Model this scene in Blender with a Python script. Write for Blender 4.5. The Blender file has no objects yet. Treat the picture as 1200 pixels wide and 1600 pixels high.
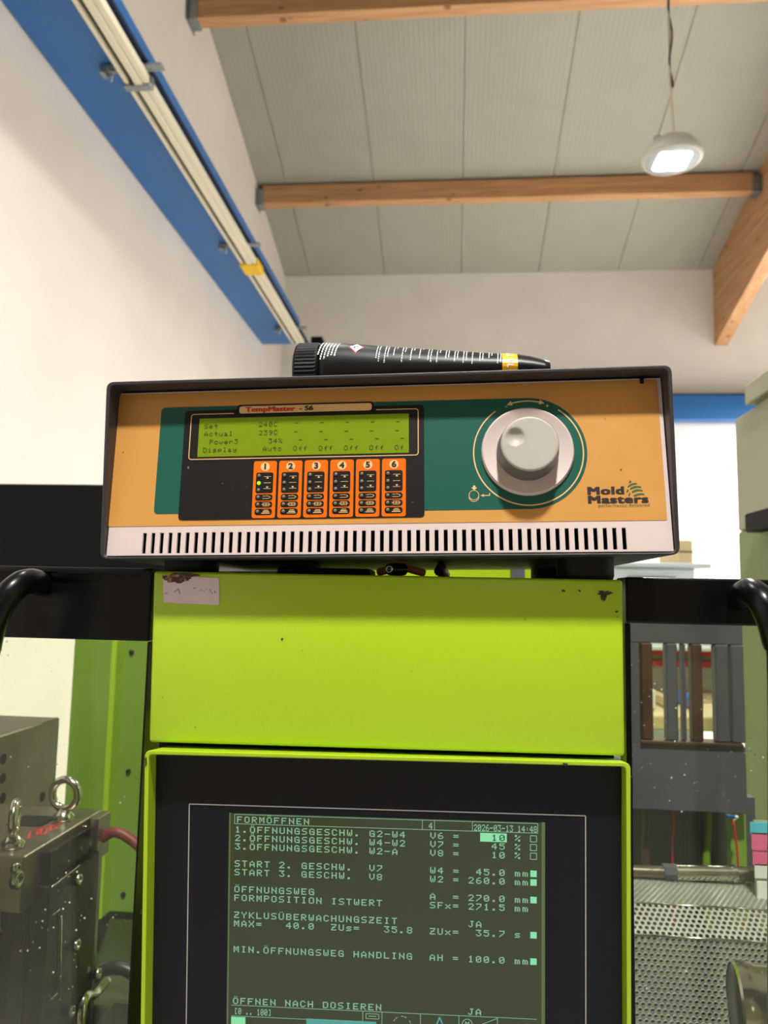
import bpy, bmesh, math, random
from mathutils import Vector, Matrix
random.seed(7)
S = bpy.context.scene
C = S.collection
EYE = Vector((0, 0, 1.55)); FPX = 1200.0

# ---------------------------------------------------------------- camera
def cam_axes(vx=709.0, vy=932.0, s=0.0115):
    Y = Vector((vx-600, 800-vy, FPX)).normalized()
    X = Vector((1, -s, -((vx-600) + (800-vy)*(-s))/FPX)).normalized()
    Z = -X.cross(Y)
    return X, Y, Z                      # world axes seen from the camera (right, up, forward)
AX, AY, AZ = cam_axes()
right = Vector((AX[0], AY[0], AZ[0])); up = Vector((AX[1], AY[1], AZ[1])); fwd = Vector((AX[2], AY[2], AZ[2]))
cd = bpy.data.cameras.new('camera'); cam = bpy.data.objects.new('camera', cd); C.objects.link(cam)
cam.matrix_world = Matrix(((right.x, up.x, -fwd.x, EYE.x), (right.y, up.y, -fwd.y, EYE.y), (right.z, up.z, -fwd.z, EYE.z), (0, 0, 0, 1)))
cd.sensor_fit = 'VERTICAL'; cd.sensor_height = 36; cd.sensor_width = 27; cd.lens = 36*FPX/1600
cd.clip_start = 0.02; cd.clip_end = 100
cd.dof.use_dof = True; cd.dof.focus_distance = 0.55; cd.dof.aperture_fstop = 11
S.camera = cam
# ---------------------------------------------------------------- world, exposure
w = bpy.data.worlds.new('world'); S.world = w; w.use_nodes = True
w.node_tree.nodes['Background'].inputs[0].default_value = (0.75, 0.85, 1, 1)
w.node_tree.nodes['Background'].inputs[1].default_value = 0.6
S.view_settings.view_transform = 'Standard'; S.view_settings.look = 'None'
S.view_settings.gamma = 1; S.view_settings.use_curve_mapping = False
S.view_settings.exposure = 0.0
LAMPS = [  # visible lamp, key lamp, then unseen lamps added as fill: x, y, watts
    (1.29, 4.30, 85), (0.12, -0.58, 140), (-0.95, 2.6, 44), (4.6, 1.6, 30), (5.6, 6.2, 270), (6.0, 8.6, 900), (4.6, -3.5, 18), (1.8, -7.0, 22)]
LAMP_Z = 4.07

# ---------------------------------------------------------------- helpers
def ray(px, py):
    v = Vector((px-600, 800-py, FPX)); return Vector((AX.dot(v), AY.dot(v), AZ.dot(v)))
def PY(px, py, Y):
    d = ray(px, py); return EYE + d*(Y/d.y)
def PXc(px, py, x):
    d = ray(px, py); return EYE + d*(x/d.x)
def PZ(px, py, z):
    d = ray(px, py); return EYE + d*((z-EYE.z)/d.z)
def rot(a, b, c):
    return (Matrix.Rotation(math.radians(a), 3, 'Z') @ Matrix.Rotation(math.radians(b), 3, 'X') @ Matrix.Rotation(math.radians(c), 3, 'Y'))
class Fr:
    """rigid frame: u right, w away from the viewer, v up"""
    def __init__(s, O, R): s.O = Vector(O); s.R = R
    def p(s, u, w, v): return s.O + s.R @ Vector((u, w, v))
    def hit(s, px, py, w=0.0):
        d = ray(px, py); n = s.R @ Vector((0, 1, 0)); o = s.p(0, w, 0)
        t = (o-EYE).dot(n)/d.dot(n); q = s.R.transposed() @ (EYE+d*t-s.O); return q.x, q.z
    def M(s): m = s.R.to_4x4(); m.translation = s.O; return m
WF = Fr((0, 0, 0), Matrix.Identity(3))

def lin(c):
    r = []
    for x in c[:3]:
        x = x/255.0; r.append(x/12.92 if x <= 0.04045 else ((x+0.055)/1.055)**2.4)
    return (r[0], r[1], r[2], 1)
def mat(name, col, rough=0.5, metal=0.0, var=0.0, vscale=6.0, bump=0.0, bscale=40.0, emit=None, estr=1.0, coat=0.0, spec=0.5, stretch=None, col2=None, thr=None):
    m = bpy.data.materials.new(name); m.use_nodes = True; nt = m.node_tree; b = nt.nodes['Principled BSDF']
    b.inputs['Base Color'].default_value = lin(col); b.inputs['Roughness'].default_value = rough; b.inputs['Metallic'].default_value = metal
    b.inputs['Specular IOR Level'].default_value = spec; b.inputs['Coat Weight'].default_value = coat; b.inputs['Coat Roughness'].default_value = 0.08
    tc = nt.nodes.new('ShaderNodeTexCoord'); mp = nt.nodes.new('ShaderNodeMapping'); nt.links.new(tc.outputs['Object'], mp.inputs[0])
    if stretch: mp.inputs['Scale'].default_value = stretch
    if var > 0 or col2:
        n = nt.nodes.new('ShaderNodeTexNoise'); n.inputs['Scale'].default_value = vscale; n.inputs['Detail'].default_value = 6; n.inputs['Roughness'].default_value = 0.6
        nt.links.new(mp.outputs[0], n.inputs['Vector'])
        r = nt.nodes.new('ShaderNodeValToRGB'); c = lin(col)
        if col2: c2 = lin(col2); c1 = c
        else: c1 = tuple(x*(1-var) for x in c[:3])+(1,); c2 = tuple(min(1, x*(1+var)) for x in c[:3])+(1,)
        r.color_ramp.elements[0].color = c1; r.color_ramp.elements[1].color = c2
        r.color_ramp.elements[0].position, r.color_ramp.elements[1].position = thr or (0.3, 0.7)
        nt.links.new(n.outputs['Fac'], r.inputs[0]); nt.links.new(r.outputs[0], b.inputs['Base Color'])
    if bump > 0:
        n2 = nt.nodes.new('ShaderNodeTexNoise'); n2.inputs['Scale'].default_value = bscale; n2.inputs['Detail'].default_value = 4
        nt.links.new(mp.outputs[0], n2.inputs['Vector'])
        bp = nt.nodes.new('ShaderNodeBump'); bp.inputs['Strength'].default_value = bump; bp.inputs['Distance'].default_value = 0.002
        nt.links.new(n2.outputs['Fac'], bp.inputs['Height']); nt.links.new(bp.outputs[0], b.inputs['Normal'])
    if emit: b.inputs['Emission Color'].default_value = lin(emit); b.inputs['Emission Strength'].default_value = estr
    return m

def bm_new(): return bmesh.new()
def poly(bm, pts):
    vs = [bm.verts.new(p) for p in pts]
    try: return bm.faces.new(vs)
    except Exception: return None
def hexa(bm, c, bev=0.0, seg=2):
    """c: 8 points, bottom 4 (front-left, front-right, back-right, back-left) then top 4"""
    t = bmesh.new(); v = [t.verts.new(p) for p in c]
    for f in ((0, 1, 2, 3), (4, 5, 6, 7), (0, 1, 5, 4), (1, 2, 6, 5), (2, 3, 7, 6), (3, 0, 4, 7)): t.faces.new([v[i] for i in f])
    bmesh.ops.recalc_face_normals(t, faces=t.faces)
    if bev > 0: bmesh.ops.bevel(t, geom=t.edges[:], offset=bev, segments=seg, profile=0.5, affect='EDGES')
    merge(bm, t)
def merge(bm, t):
    vm = {v: bm.verts.new(v.co) for v in t.verts}
    for f in t.faces:
        try:
            g = bm.faces.new([vm[v] for v in f.verts]); g.smooth = f.smooth
        except Exception: pass
    t.free()
def box(bm, fr, u0, u1, w0, w1, v0, v1, bev=0.0, seg=2):
    P = fr.p
    hexa(bm, [P(u0, w0, v0), P(u1, w0, v0), P(u1, w1, v0), P(u0, w1, v0), P(u0, w0, v1), P(u1, w0, v1), P(u1, w1, v1), P(u0, w1, v1)], bev, seg)
def prism(bm, fr, pts, w0, w1, back=True):
    """pts: (u, v) outline on the frame's face, from w0 (front) to w1"""
    a = [bm.verts.new(fr.p(u, w0, v)) for u, v in pts]; b = [bm.verts.new(fr.p(u, w1, v)) for u, v in pts]
    n = len(pts)
    bm.faces.new(a)
    if back: bm.faces.new(b[::-1])
    for i in range(n): bm.faces.new((a[i], b[i], b[(i+1) % n], a[(i+1) % n]))
def ring_prism(bm, fr, outer, inner, w0, w1):
    n = len(outer)
    A = [[bm.verts.new(fr.p(u, w, v)) for u, v in L] for L in (outer, inner) for w in (w0, w1)]
    o0, o1, i0, i1 = A
    for i in range(n):
        j = (i+1) % n
        bm.faces.new((o0[i], o0[j], i0[j], i0[i])); bm.faces.new((o1[i], i1[i], i1[j], o1[j]))
        bm.faces.new((o0[i], o1[i], o1[j], o0[j])); bm.faces.new((i0[i], i0[j], i1[j], i1[i]))
def quad_round(c, r, seg=5):
    """rounded version of a convex quad/polygon c (list of (u,v))"""
    out = []; n = len(c)
    for i in range(n):
        p = Vector(c[i]); a = Vector(c[i-1]); b = Vector(c[(i+1) % n])
        d1 = (a-p).normalized(); d2 = (b-p).normalized(); p1 = p+d1*r; p2 = p+d2*r
        for k in range(seg+1):
            t = k/seg; q = p1*(1-t)**2 + p*2*t*(1-t) + p2*t*t
            out.append((q.x, q.y))
    return out
def circ(cx, cy, r, n=32, a0=0, a1=360):
    full = abs(a1-a0-360) < 1e-6
    k = n if full else n+1
    return [(cx+r*math.cos(math.radians(a0+(a1-a0)*i/n)), cy+r*math.sin(math.radians(a0+(a1-a0)*i/n))) for i in range(k)]
def arcband(cx, cy, r, t, a0, a1, n=40):
    return circ(cx, cy, r+t/2, n, a0, a1) + circ(cx, cy, r-t/2, n, a0, a1)[::-1]
def arc_quads(bm, fr, cx, cy, r, t, a0, a1, w, n=48):
    for i in range(n):
        b0 = math.radians(a0+(a1-a0)*i/n); b1 = math.radians(a0+(a1-a0)*(i+1)/n)
        poly(bm, [fr.p(cx+q*math.cos(b), w, cy+q*math.sin(b)) for q, b in ((r-t/2, b0), (r+t/2, b0), (r+t/2, b1), (r-t/2, b1))])
def seg2(bm, fr, a, b, t, w):
    a = Vector(a); b = Vector(b); d = (b-a); n = Vector((-d.y, d.x)).normalized()*t/2
    poly(bm, [fr.p(q.x, w, q.y) for q in (a+n, a-n, b-n, b+n)])
def tube(bm, pts, r, n=12, caps=True):
    pts = [Vector(p) for p in pts]; rs = r if isinstance(r, (list, tuple)) else [r]*len(pts)
    prev = None; rings = []; nrm = None
    for i, p in enumerate(pts):
        t = (pts[min(i+1, len(pts)-1)]-pts[max(i-1, 0)]).normalized()
        if nrm is None:
            h = Vector((0, 0, 1)) if abs(t.z) < 0.9 else Vector((1, 0, 0)); nrm = t.cross(h).normalized()
        nrm = (nrm - t*nrm.dot(t)).normalized(); bn = t.cross(nrm)
        rings.append([bm.verts.new(p+(nrm*math.cos(2*math.pi*k/n)+bn*math.sin(2*math.pi*k/n))*rs[i]) for k in range(n)])
    for a, b in zip(rings, rings[1:]):
        for k in range(n):
            f = bm.faces.new((a[k], a[(k+1) % n], b[(k+1) % n], b[k])); f.smooth = True
    if caps: bm.faces.new(rings[0][::-1]); bm.faces.new(rings[-1])
def spline(P, n=8):
    P = [Vector(p) for p in P]; Q = [P[0]*2-P[1]]+P+[P[-1]*2-P[-2]]; out = []
    for i in range(1, len(Q)-2):
        a, b, c, d = Q[i-1:i+3]
        for k in range(n):
            t = k/n; out.append(0.5*((2*b)+(c-a)*t+(2*a-5*b+4*c-d)*t*t+(3*b-a-3*c+d)*t**3))
    out.append(P[-1]); return out
def lathe(bm, O, axis, prof, n=48, ref=None, smooth=True):
    """prof: (radius, distance along axis)"""
    ax = Vector(axis).normalized(); h = ref or (Vector((0, 0, 1)) if abs(ax.z) < 0.9 else Vector((1, 0, 0)))
    a = ax.cross(h).normalized(); b = ax.cross(a); O = Vector(O); rings = []
    for r, d in prof:
        if r < 1e-6: rings.append([bm.verts.new(O+ax*d)])
        else: rings.append([bm.verts.new(O+ax*d+(a*math.cos(2*math.pi*k/n)+b*math.sin(2*math.pi*k/n))*r) for k in range(n)])
    for A, B in zip(rings, rings[1:]):
        for k in range(n):
            j = (k+1) % n
            if len(A) == 1 and len(B) == 1: continue
            if len(A) == 1: f = bm.faces.new((A[0], B[k], B[j]))
            elif len(B) == 1: f = bm.faces.new((A[k], A[j], B[0]))
            else: f = bm.faces.new((A[k], A[j], B[j], B[k]))
            f.smooth = smooth

WM = {}
def tag(o, label=None, cat=None, group=None, kind=None):
    if label: o['label'] = label
    if cat: o['category'] = cat
    if group: o['group'] = group
    if kind: o['kind'] = kind
    return o
def empty(name, M, label, cat, group=None):
    if not isinstance(M, Matrix): M = Matrix.Translation(Vector(M))
    o = bpy.data.objects.new(name, None); C.objects.link(o); o.matrix_world = M; o.empty_display_size = 0.05
    WM[o] = M.copy(); return tag(o, label, cat, group)
def obj(name, bm, m, parent=None, label=None, cat=None, group=None, kind=None, auto=None, fixn=True):
    """bm holds WORLD coordinates; it becomes one mesh object, local to its parent"""
    if fixn: bmesh.ops.recalc_face_normals(bm, faces=bm.faces)
    if parent is None:
        xs = [v.co for v in bm.verts]
        lo = Vector([min(c[i] for c in xs) for i in range(3)]); hi = Vector([max(c[i] for c in xs) for i in range(3)])
        M = Matrix.Translation(((lo.x+hi.x)/2, (lo.y+hi.y)/2, lo.z))
    else: M = WM[parent]
    bm.transform(M.inverted())
    me = bpy.data.meshes.new(name); bm.to_mesh(me); bm.free()
    if auto:
        me.shade_smooth() if hasattr(me, 'shade_smooth') else None
        try: me.set_sharp_from_angle(angle=math.radians(auto))
        except Exception: pass
    o = bpy.data.objects.new(name, me); C.objects.link(o)
    if isinstance(m, (list, tuple)):
        for x in m: me.materials.append(x)
    else: me.materials.append(m)
    if parent is None: o.matrix_world = M
    else: o.parent = parent
    WM[o] = M.copy()
    return tag(o, label, cat, group, kind)

def text_bm(s, size, fr, u, v, w, sx=1.0, off=0.0, align='LEFT', bm=None, spacing=1.0, shear=0.0):
    c = bpy.data.curves.new('t', 'FONT'); c.body = s; c.size = size; c.offset = off; c.align_x = align; c.align_y = 'CENTER'
    c.space_character = spacing; c.shear = shear; c.resolution_u = 4
    o = bpy.data.objects.new('t', c); C.objects.link(o); dg = bpy.context.evaluated_depsgraph_get(); dg.update()
    me = bpy.data.meshes.new_from_object(o.evaluated_get(dg)); bm = bm or bmesh.new()
    vs = [bm.verts.new(fr.p(u+q.co.x*sx, w, v+q.co.y)) for q in me.vertices]
    for p in me.polygons:
        try: bm.faces.new([vs[i] for i in p.vertices])
        except Exception: pass
    bpy.data.objects.remove(o); bpy.data.curves.remove(c); bpy.data.meshes.remove(me)
    return bm

FONT = {'%': '2313086462', '-': '0808080808', '.': '0060600000', '0': '3E5149453E', '1': '00427F4000', '2': '4261514946', '3': '2141454B31',
 '4': '1814127F10', '5': '2745454539', '6': '3C4A494930', '7': '4121110907', '8': '3649494936', '9': '064949291E', ':': '0000140000', '=': '1414141414',
 'A': '7C1211127C', 'B': '7F49494936', 'C': '3E41414122', 'D': '7F4141413E', 'E': '7F49494941', 'F': '7F09090901', 'G': '3E4149497A', 'H': '7F0808087F',
 'I': '00417F4100', 'J': '2040413F01', 'K': '7F08142241', 'L': '7F40404040', 'M': '7F021C027F', 'N': '7F0408107F', 'O': '3E4141413E', 'P': '7F09090906',
 'R': '7F09192946', 'S': '4649494931', 'T': '01017F0101', 'U': '3F4040403F', 'V': '1F2040201F', 'W': '3F4038403F', 'X': '6314081463', 'Y': '0304780403',
 'Z': '6159494D43', '[': '007F414100', ']': '0041417F00', 'a': '2054547840', 'c': '3844444428', 'e': '3854545418', 'f': '00087E0902', 'i': '00447D4000',
 'l': '00417F4000', 'm': '7C04780478', 'n': '7C08040478', 'o': '3844444438', 'p': 'FC18242418', 'r': '7C08040408', 's': '4854545424', 't': '04043F4424',
 'u': '3C4040207C', 'w': '3C4030403C', 'x': '4428102844', 'y': '4C9090907C', ' ': '0000000000'}
def dots(bm, s, fr, u, v, w, cw, ch, pitch, grow=0.08, gap=False):
    """dot-matrix text: u = left of first cell, v = vertical centre of capitals"""
    for i, chx in enumerate(s):
        base = {'Ö': 'O', 'Ü': 'U'}.get(chx, chx); h = FONT[base]; x0 = u+i*pitch; top = v+ch/2; dx = cw/5; dy = ch/7
        cols = [int(h[2*k:2*k+2], 16) for k in range(5)]
        for r in range(8):
            k = 0
            while k < 5:
                if cols[k] >> r & 1:
                    e = k
                    while not gap and e+1 < 5 and cols[e+1] >> r & 1: e += 1
                    a = x0+k*dx-grow*dx; b = x0+(e+1)*dx+grow*dx; t = top-r*dy+grow*dy; q = top-(r+1)*dy-grow*dy
                    poly(bm, [fr.p(a, w, q), fr.p(b, w, q), fr.p(b, w, t), fr.p(a, w, t)]); k = e+1
                else: k += 1
        if chx in 'ÖÜ':
            for k in (1, 3):
                a = x0+k*dx; t = top+1.9*dy; q = top+0.9*dy
                poly(bm, [fr.p(a, w, q), fr.p(a+dx, w, q), fr.p(a+dx, w, t), fr.p(a, w, t)])

# ---------------------------------------------------------------- materials
M = {}
M['wall'] = mat('wall_plaster', (238, 234, 230), 0.85, var=0.05, vscale=1.2, bump=0.3, bscale=30)
M['wall_beige'] = mat('wall_plaster_beige', (222, 214, 206), 0.85, var=0.04, vscale=1.2, bump=0.3, bscale=30)
M['ceil'] = mat('ceiling_sheet', (168, 166, 153), 0.5, var=0.03, vscale=3)
M['floor'] = mat('floor_concrete', (184, 182, 176), 0.5, var=0.12, vscale=3)
M['blue'] = mat('blue_paint', (44, 108, 176), 0.45, var=0.05, vscale=2)
M['navy'] = mat('navy_shaded', (0, 28, 70), 0.5)  # blue of the rails with shade put into the colour
M['duct'] = mat('white_duct', (226, 220, 196), 0.45)
M['galv'] = mat('galvanised', (150, 156, 160), 0.4, 0.8, var=0.15, vscale=30)
M['yellow'] = mat('yellow_tape', (235, 190, 20), 0.5)
M['black'] = mat('black_paint', (8, 8, 9), 0.28, spec=0.28, bump=0.05, bscale=200)
M['blackmat'] = mat('black_matt', (11, 11, 13), 0.6, spec=0.2)
M['lime'] = mat('lime_paint', (172, 204, 34), 0.34, var=0.03, vscale=5, bump=0.05, bscale=300, coat=0.15)
M['green'] = mat('machine_green', (126, 160, 56), 0.45, var=0.06, vscale=6)
M['case'] = mat('dark_case', (52, 49, 51), 0.42, spec=0.4, bump=0.1, bscale=500)
M['bezel'] = mat('bezel_plastic', (214, 196, 192), 0.45, var=0.02, vscale=30)
M['orange'] = mat('ochre_overlay', (208, 150, 76), 0.42, col2=(194, 136, 62), vscale=9, thr=(0.35, 0.8))
M['teal'] = mat('teal_print', (8, 84, 70), 0.4)
M['pblack'] = mat('panel_black', (20, 17, 16), 0.42, spec=0.35)
M['line'] = mat('cream_print', (236, 190, 130), 0.5)
M['channel'] = mat('channel_orange', (222, 104, 0), 0.5, spec=.2)
M['redprint'] = mat('red_print', (200, 50, 26), 0.5)
M['darkprint'] = mat('dark_print', (38, 28, 30), 0.5)
M['greenprint'] = mat('green_print', (30, 100, 74), 0.5)
M['lcd'] = mat('lcd_green', (112, 132, 16), 0.3, emit=(92, 112, 8), estr=0.25, coat=0.15, spec=.3)
M['lcdtext'] = mat('lcd_text', (38, 52, 12), 0.4)
M['knob'] = mat('knob_grey', (176, 169, 160), 0.5, var=0.04, vscale=60)
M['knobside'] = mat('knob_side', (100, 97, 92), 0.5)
M['led'] = mat('led_off', (120, 112, 96), 0.3)
M['ledon'] = mat('led_on', (150, 255, 20), 0.3, emit=(140, 255, 20), estr=1.6)
M['sblack'] = mat('screen_bezel', (22, 22, 28), 0.4, spec=0.25)
M['sline'] = mat('bezel_line', (186, 184, 184), 0.5)
M['screen'] = mat('screen_glass', (24, 27, 18), 0.12, emit=(56, 64, 42), estr=0.7, spec=0.5)
M['stext'] = mat('screen_text', (20, 24, 18), 0.3, emit=(150, 206, 166), estr=0.72)
M['shigh'] = mat('screen_highlight', (20, 24, 18), 0.3, emit=(140, 232, 172), estr=0.9)
M['steal'] = mat('screen_teal', (20, 24, 18), 0.3, emit=(90, 180, 170), estr=0.7)
M['sdark'] = mat('screen_dark_text', (20, 26, 20), 0.3, emit=(30, 50, 36), estr=0.8)
M['steel'] = mat('mould_steel', (128, 120, 108), 0.33, 0.85, var=0.18, vscale=18, bump=0.15, bscale=120)
M['steeldark'] = mat('oily_steel', (40, 38, 33), 0.25, 0.7, var=0.35, vscale=22, bump=0.2, bscale=90)
M['steelbrt'] = mat('bright_steel', (196, 192, 184), 0.2, 1.0, var=0.06, vscale=30)
M['redhose'] = mat('red_hose', (120, 44, 44), 0.5, var=0.2, vscale=40)
M['blackhose'] = mat('black_hose', (20, 20, 22), 0.4)
M['brown'] = mat('rusty_steel', (84, 58, 44), 0.5, 0.3, var=0.3, vscale=14)
M['greyplate'] = mat('grey_guard_plate', (86, 86, 98), 0.5, 0.15, var=0.15, vscale=9)
M['olive'] = mat('olive_grey', (164, 162, 142), 0.5, var=0.05, vscale=7)
M['olivegreen'] = mat('olive_green', (124, 140, 84), 0.5, var=0.05, vscale=7)
M['paper'] = mat('sticker', (228, 208, 214), 0.6, var=0.03, vscale=40)
M['ink'] = mat('ink', (60, 50, 60), 0.6)
M['rust'] = mat('paint_chip_metal', (70, 46, 40), 0.6, col2=(200, 150, 110), vscale=260, thr=(0.5, 0.7))
M['chip'] = mat('paint_chip_dark', (62, 44, 40), 0.6, var=0.3, vscale=200)
M['rubber'] = mat('rubber', (14, 13, 14), 0.55, spec=.3)
M['lampbody'] = mat('lamp_body', (206, 204, 196), 0.45)
M['lampglow'] = mat('lamp_lens', (255, 255, 250), 0.3, emit=(255, 252, 240), estr=14)
M['cyan'] = mat('cyan_card', (90, 200, 235), 0.5, emit=None)
M['pink'] = mat('pink_card', (240, 110, 160), 0.5)
M['white'] = mat('white_card', (235, 238, 240), 0.5)
M['card'] = mat('cardboard', (216, 194, 150), 0.7)
M['palegrey'] = mat('pale_grey_steel', (206, 214, 216), 0.4)
M['red'] = mat('red_paint', (196, 40, 44), 0.5)
M['bluebin'] = mat('blue_plastic', (24, 96, 190), 0.4)
M['tubeblack'] = mat('tube_black', (12, 11, 12), 0.4, spec=.35)
M['amber'] = mat('tube_yellow', (238, 176, 20), 0.4)
M['salmon'] = mat('salmon_cable', (232, 150, 110), 0.45)
M['maroon'] = mat('maroon_cable', (104, 44, 40), 0.45)
M['bronze'] = mat('brown_wall', (150, 128, 96), 0.7, var=0.1, vscale=1.5)

def wood(name, axis):
    m = bpy.data.materials.new(name); m.use_nodes = True; nt = m.node_tree; b = nt.nodes['Principled BSDF']; b.inputs['Roughness'].default_value = 0.6
    tc = nt.nodes.new('ShaderNodeTexCoord'); mp = nt.nodes.new('ShaderNodeMapping'); nt.links.new(tc.outputs['Object'], mp.inputs[0])
    s = [14, 14, 14]; s[axis] = 0.9; mp.inputs['Scale'].default_value = s
    n = nt.nodes.new('ShaderNodeTexNoise'); n.inputs['Scale'].default_value = 1.6; n.inputs['Detail'].default_value = 8; n.inputs['Distortion'].default_value = 0.6
    nt.links.new(mp.outputs[0], n.inputs['Vector'])
    r = nt.nodes.new('ShaderNodeValToRGB'); r.color_ramp.elements[0].color = lin((184, 134, 92)); r.color_ramp.elements[1].color = lin((216, 168, 120))
    r.color_ramp.elements[0].position = 0.3; r.color_ramp.elements[1].position = 0.7
    nt.links.new(n.outputs['Fac'], r.inputs[0])
    v = nt.nodes.new('ShaderNodeTexVoronoi'); mp2 = nt.nodes.new('ShaderNodeMapping'); nt.links.new(tc.outputs['Object'], mp2.inputs[0])
    s2 = [3.4, 3.4, 7.0]; s2[axis] = 3.0; mp2.inputs['Scale'].default_value = s2
    nt.links.new(mp2.outputs[0], v.inputs['Vector']); v.inputs['Scale'].default_value = 1.0
    k = nt.nodes.new('ShaderNodeValToRGB'); k.color_ramp.elements[0].position = 0.06; k.color_ramp.elements[1].position = 0.13
    k.color_ramp.elements[0].color = lin((120, 70, 40)); k.color_ramp.elements[1].color = (1, 1, 1, 1)
    nt.links.new(v.outputs['Distance'], k.inputs[0])
    mx = nt.nodes.new('ShaderNodeMix'); mx.data_type = 'RGBA'; mx.blend_type = 'MULTIPLY'; mx.inputs[0].default_value = 0.7
    nt.links.new(r.outputs[0], mx.inputs[6]); nt.links.new(k.outputs[0], mx.inputs[7]); nt.links.new(mx.outputs[2], b.inputs['Base Color'])
    return m
M['wood'] = wood('spruce_purlin', 0); M['glulam'] = wood('glulam_timber', 1)

def ceiling_mat():
    m = M['ceil']; nt = m.node_tree; b = nt.nodes['Principled BSDF']
    tc = nt.nodes.new('ShaderNodeTexCoord'); wv = nt.nodes.new('ShaderNodeTexWave'); wv.wave_type = 'BANDS'; wv.bands_direction = 'X'
    wv.inputs['Scale'].default_value = 6.5; nt.links.new(tc.outputs['Object'], wv.inputs['Vector'])
    bp = nt.nodes.new('ShaderNodeBump'); bp.inputs['Strength'].default_value = 0.35; bp.inputs['Distance'].default_value = 0.004
    nt.links.new(wv.outputs['Fac'], bp.inputs['Height']); nt.links.new(bp.outputs[0], b.inputs['Normal'])
ceiling_mat()

def glass_mat(name, tint, dust=True):
    m = bpy.data.materials.new(name); m.use_nodes = True; nt = m.node_tree; nt.nodes.clear()
    out = nt.nodes.new('ShaderNodeOutputMaterial'); tr = nt.nodes.new('ShaderNodeBsdfTransparent'); tr.inputs[0].default_value = tint
    gl = nt.nodes.new('ShaderNodeBsdfGlossy'); gl.inputs['Roughness'].default_value = 0.03
    fz = nt.nodes.new('ShaderNodeFresnel'); fz.inputs['IOR'].default_value = 1.45
    mx = nt.nodes.new('ShaderNodeMixShader'); nt.links.new(fz.outputs[0], mx.inputs[0]); nt.links.new(tr.outputs[0], mx.inputs[1]); nt.links.new(gl.outputs[0], mx.inputs[2])
    df = nt.nodes.new('ShaderNodeBsdfDiffuse'); df.inputs[0].default_value = (0.8, 0.8, 0.78, 1)
    tc = nt.nodes.new('ShaderNodeTexCoord'); v = nt.nodes.new('ShaderNodeTexVoronoi'); v.inputs['Scale'].default_value = 120; nt.links.new(tc.outputs['Object'], v.inputs['Vector'])
    n = nt.nodes.new('ShaderNodeTexNoise'); n.inputs['Scale'].default_value = 14; nt.links.new(tc.outputs['Object'], n.inputs['Vector'])
    r = nt.nodes.new('ShaderNodeMapRange'); r.inputs['From Min'].default_value = 0.06; r.inputs['From Max'].default_value = 0.14; r.inputs['To Min'].default_value = 0.7; r.inputs['To Max'].default_value = 0
    nt.links.new(v.outputs['Distance'], r.inputs['Value'])
    r2 = nt.nodes.new('ShaderNodeMapRange'); r2.inputs['From Min'].default_value = 0.46; r2.inputs['From Max'].default_value = 0.62; nt.links.new(n.outputs['Fac'], r2.inputs['Value'])
    mu = nt.nodes.new('ShaderNodeMath'); mu.operation = 'MULTIPLY'; nt.links.new(r.outputs[0], mu.inputs[0]); nt.links.new(r2.outputs[0], mu.inputs[1])
    ad = nt.nodes.new('ShaderNodeMath'); ad.operation = 'ADD'; ad.inputs[1].default_value = 0.012; nt.links.new(mu.outputs[0], ad.inputs[0])
    m2 = nt.nodes.new('ShaderNodeMixShader'); nt.links.new(ad.outputs[0], m2.inputs[0]); nt.links.new(mx.outputs[0], m2.inputs[1]); nt.links.new(df.outputs[0], m2.inputs[2])
    nt.links.new(m2.outputs[0], out.inputs[0]); return m
M['glass'] = glass_mat('guard_window', (0.92, 0.96, 0.86, 1))

# ================================================================ THE HALL
XL, XR, YB, YF = -2.36, 9.0, 10.0, -8.0
RIDGE = 1.0; SL = 0.28; ZB = 1.55+4.33
def zc(y): return ZB + SL*(YB-y) if y >= RIDGE else ZB + SL*(YB-RIDGE) - SL*(RIDGE-y)
def slab(name, pts, th, dirv, m, **k):
    b = bm_new(); d = Vector(dirv)*th; n = len(pts)
    a = [b.verts.new(Vector(p)) for p in pts]; c = [b.verts.new(Vector(p)+d) for p in pts]
    b.faces.new(a); b.faces.new(c[::-1])
    for i in range(n): b.faces.new((a[i], c[i], c[(i+1) % n], a[(i+1) % n]))
    return obj(name, b, m, kind='structure', **k)
slab('floor', [(XL, YF, 0), (XR, YF, 0), (XR, YB, 0), (XL, YB, 0)], 0.1, (0, 0, -1), M['floor'])
slab('wall_left', [(XL, YF, 0), (XL, YB, 0), (XL, YB, zc(YB)), (XL, RIDGE, zc(RIDGE)), (XL, YF, zc(YF))], 0.2, (-1, 0, 0), M['wall_beige'])
slab('wall_right', [(XR, YF, 0), (XR, YB, 0), (XR, YB, zc(YB)), (XR, RIDGE, zc(RIDGE)), (XR, YF, zc(YF))], 0.2, (1, 0, 0), M['wall'])
slab('wall_back', [(XL-.2, YB, 0), (XR+.2, YB, 0), (XR+.2, YB, zc(YB)), (XL-.2, YB, zc(YB))], 0.2, (0, 1, 0), M['wall'])
slab('wall_front', [(XL-.2, YF, 0), (XR+.2, YF, 0), (XR+.2, YF, zc(YF)), (XL-.2, YF, zc(YF))], 0.2, (0, -1, 0), M['bronze'])
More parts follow.
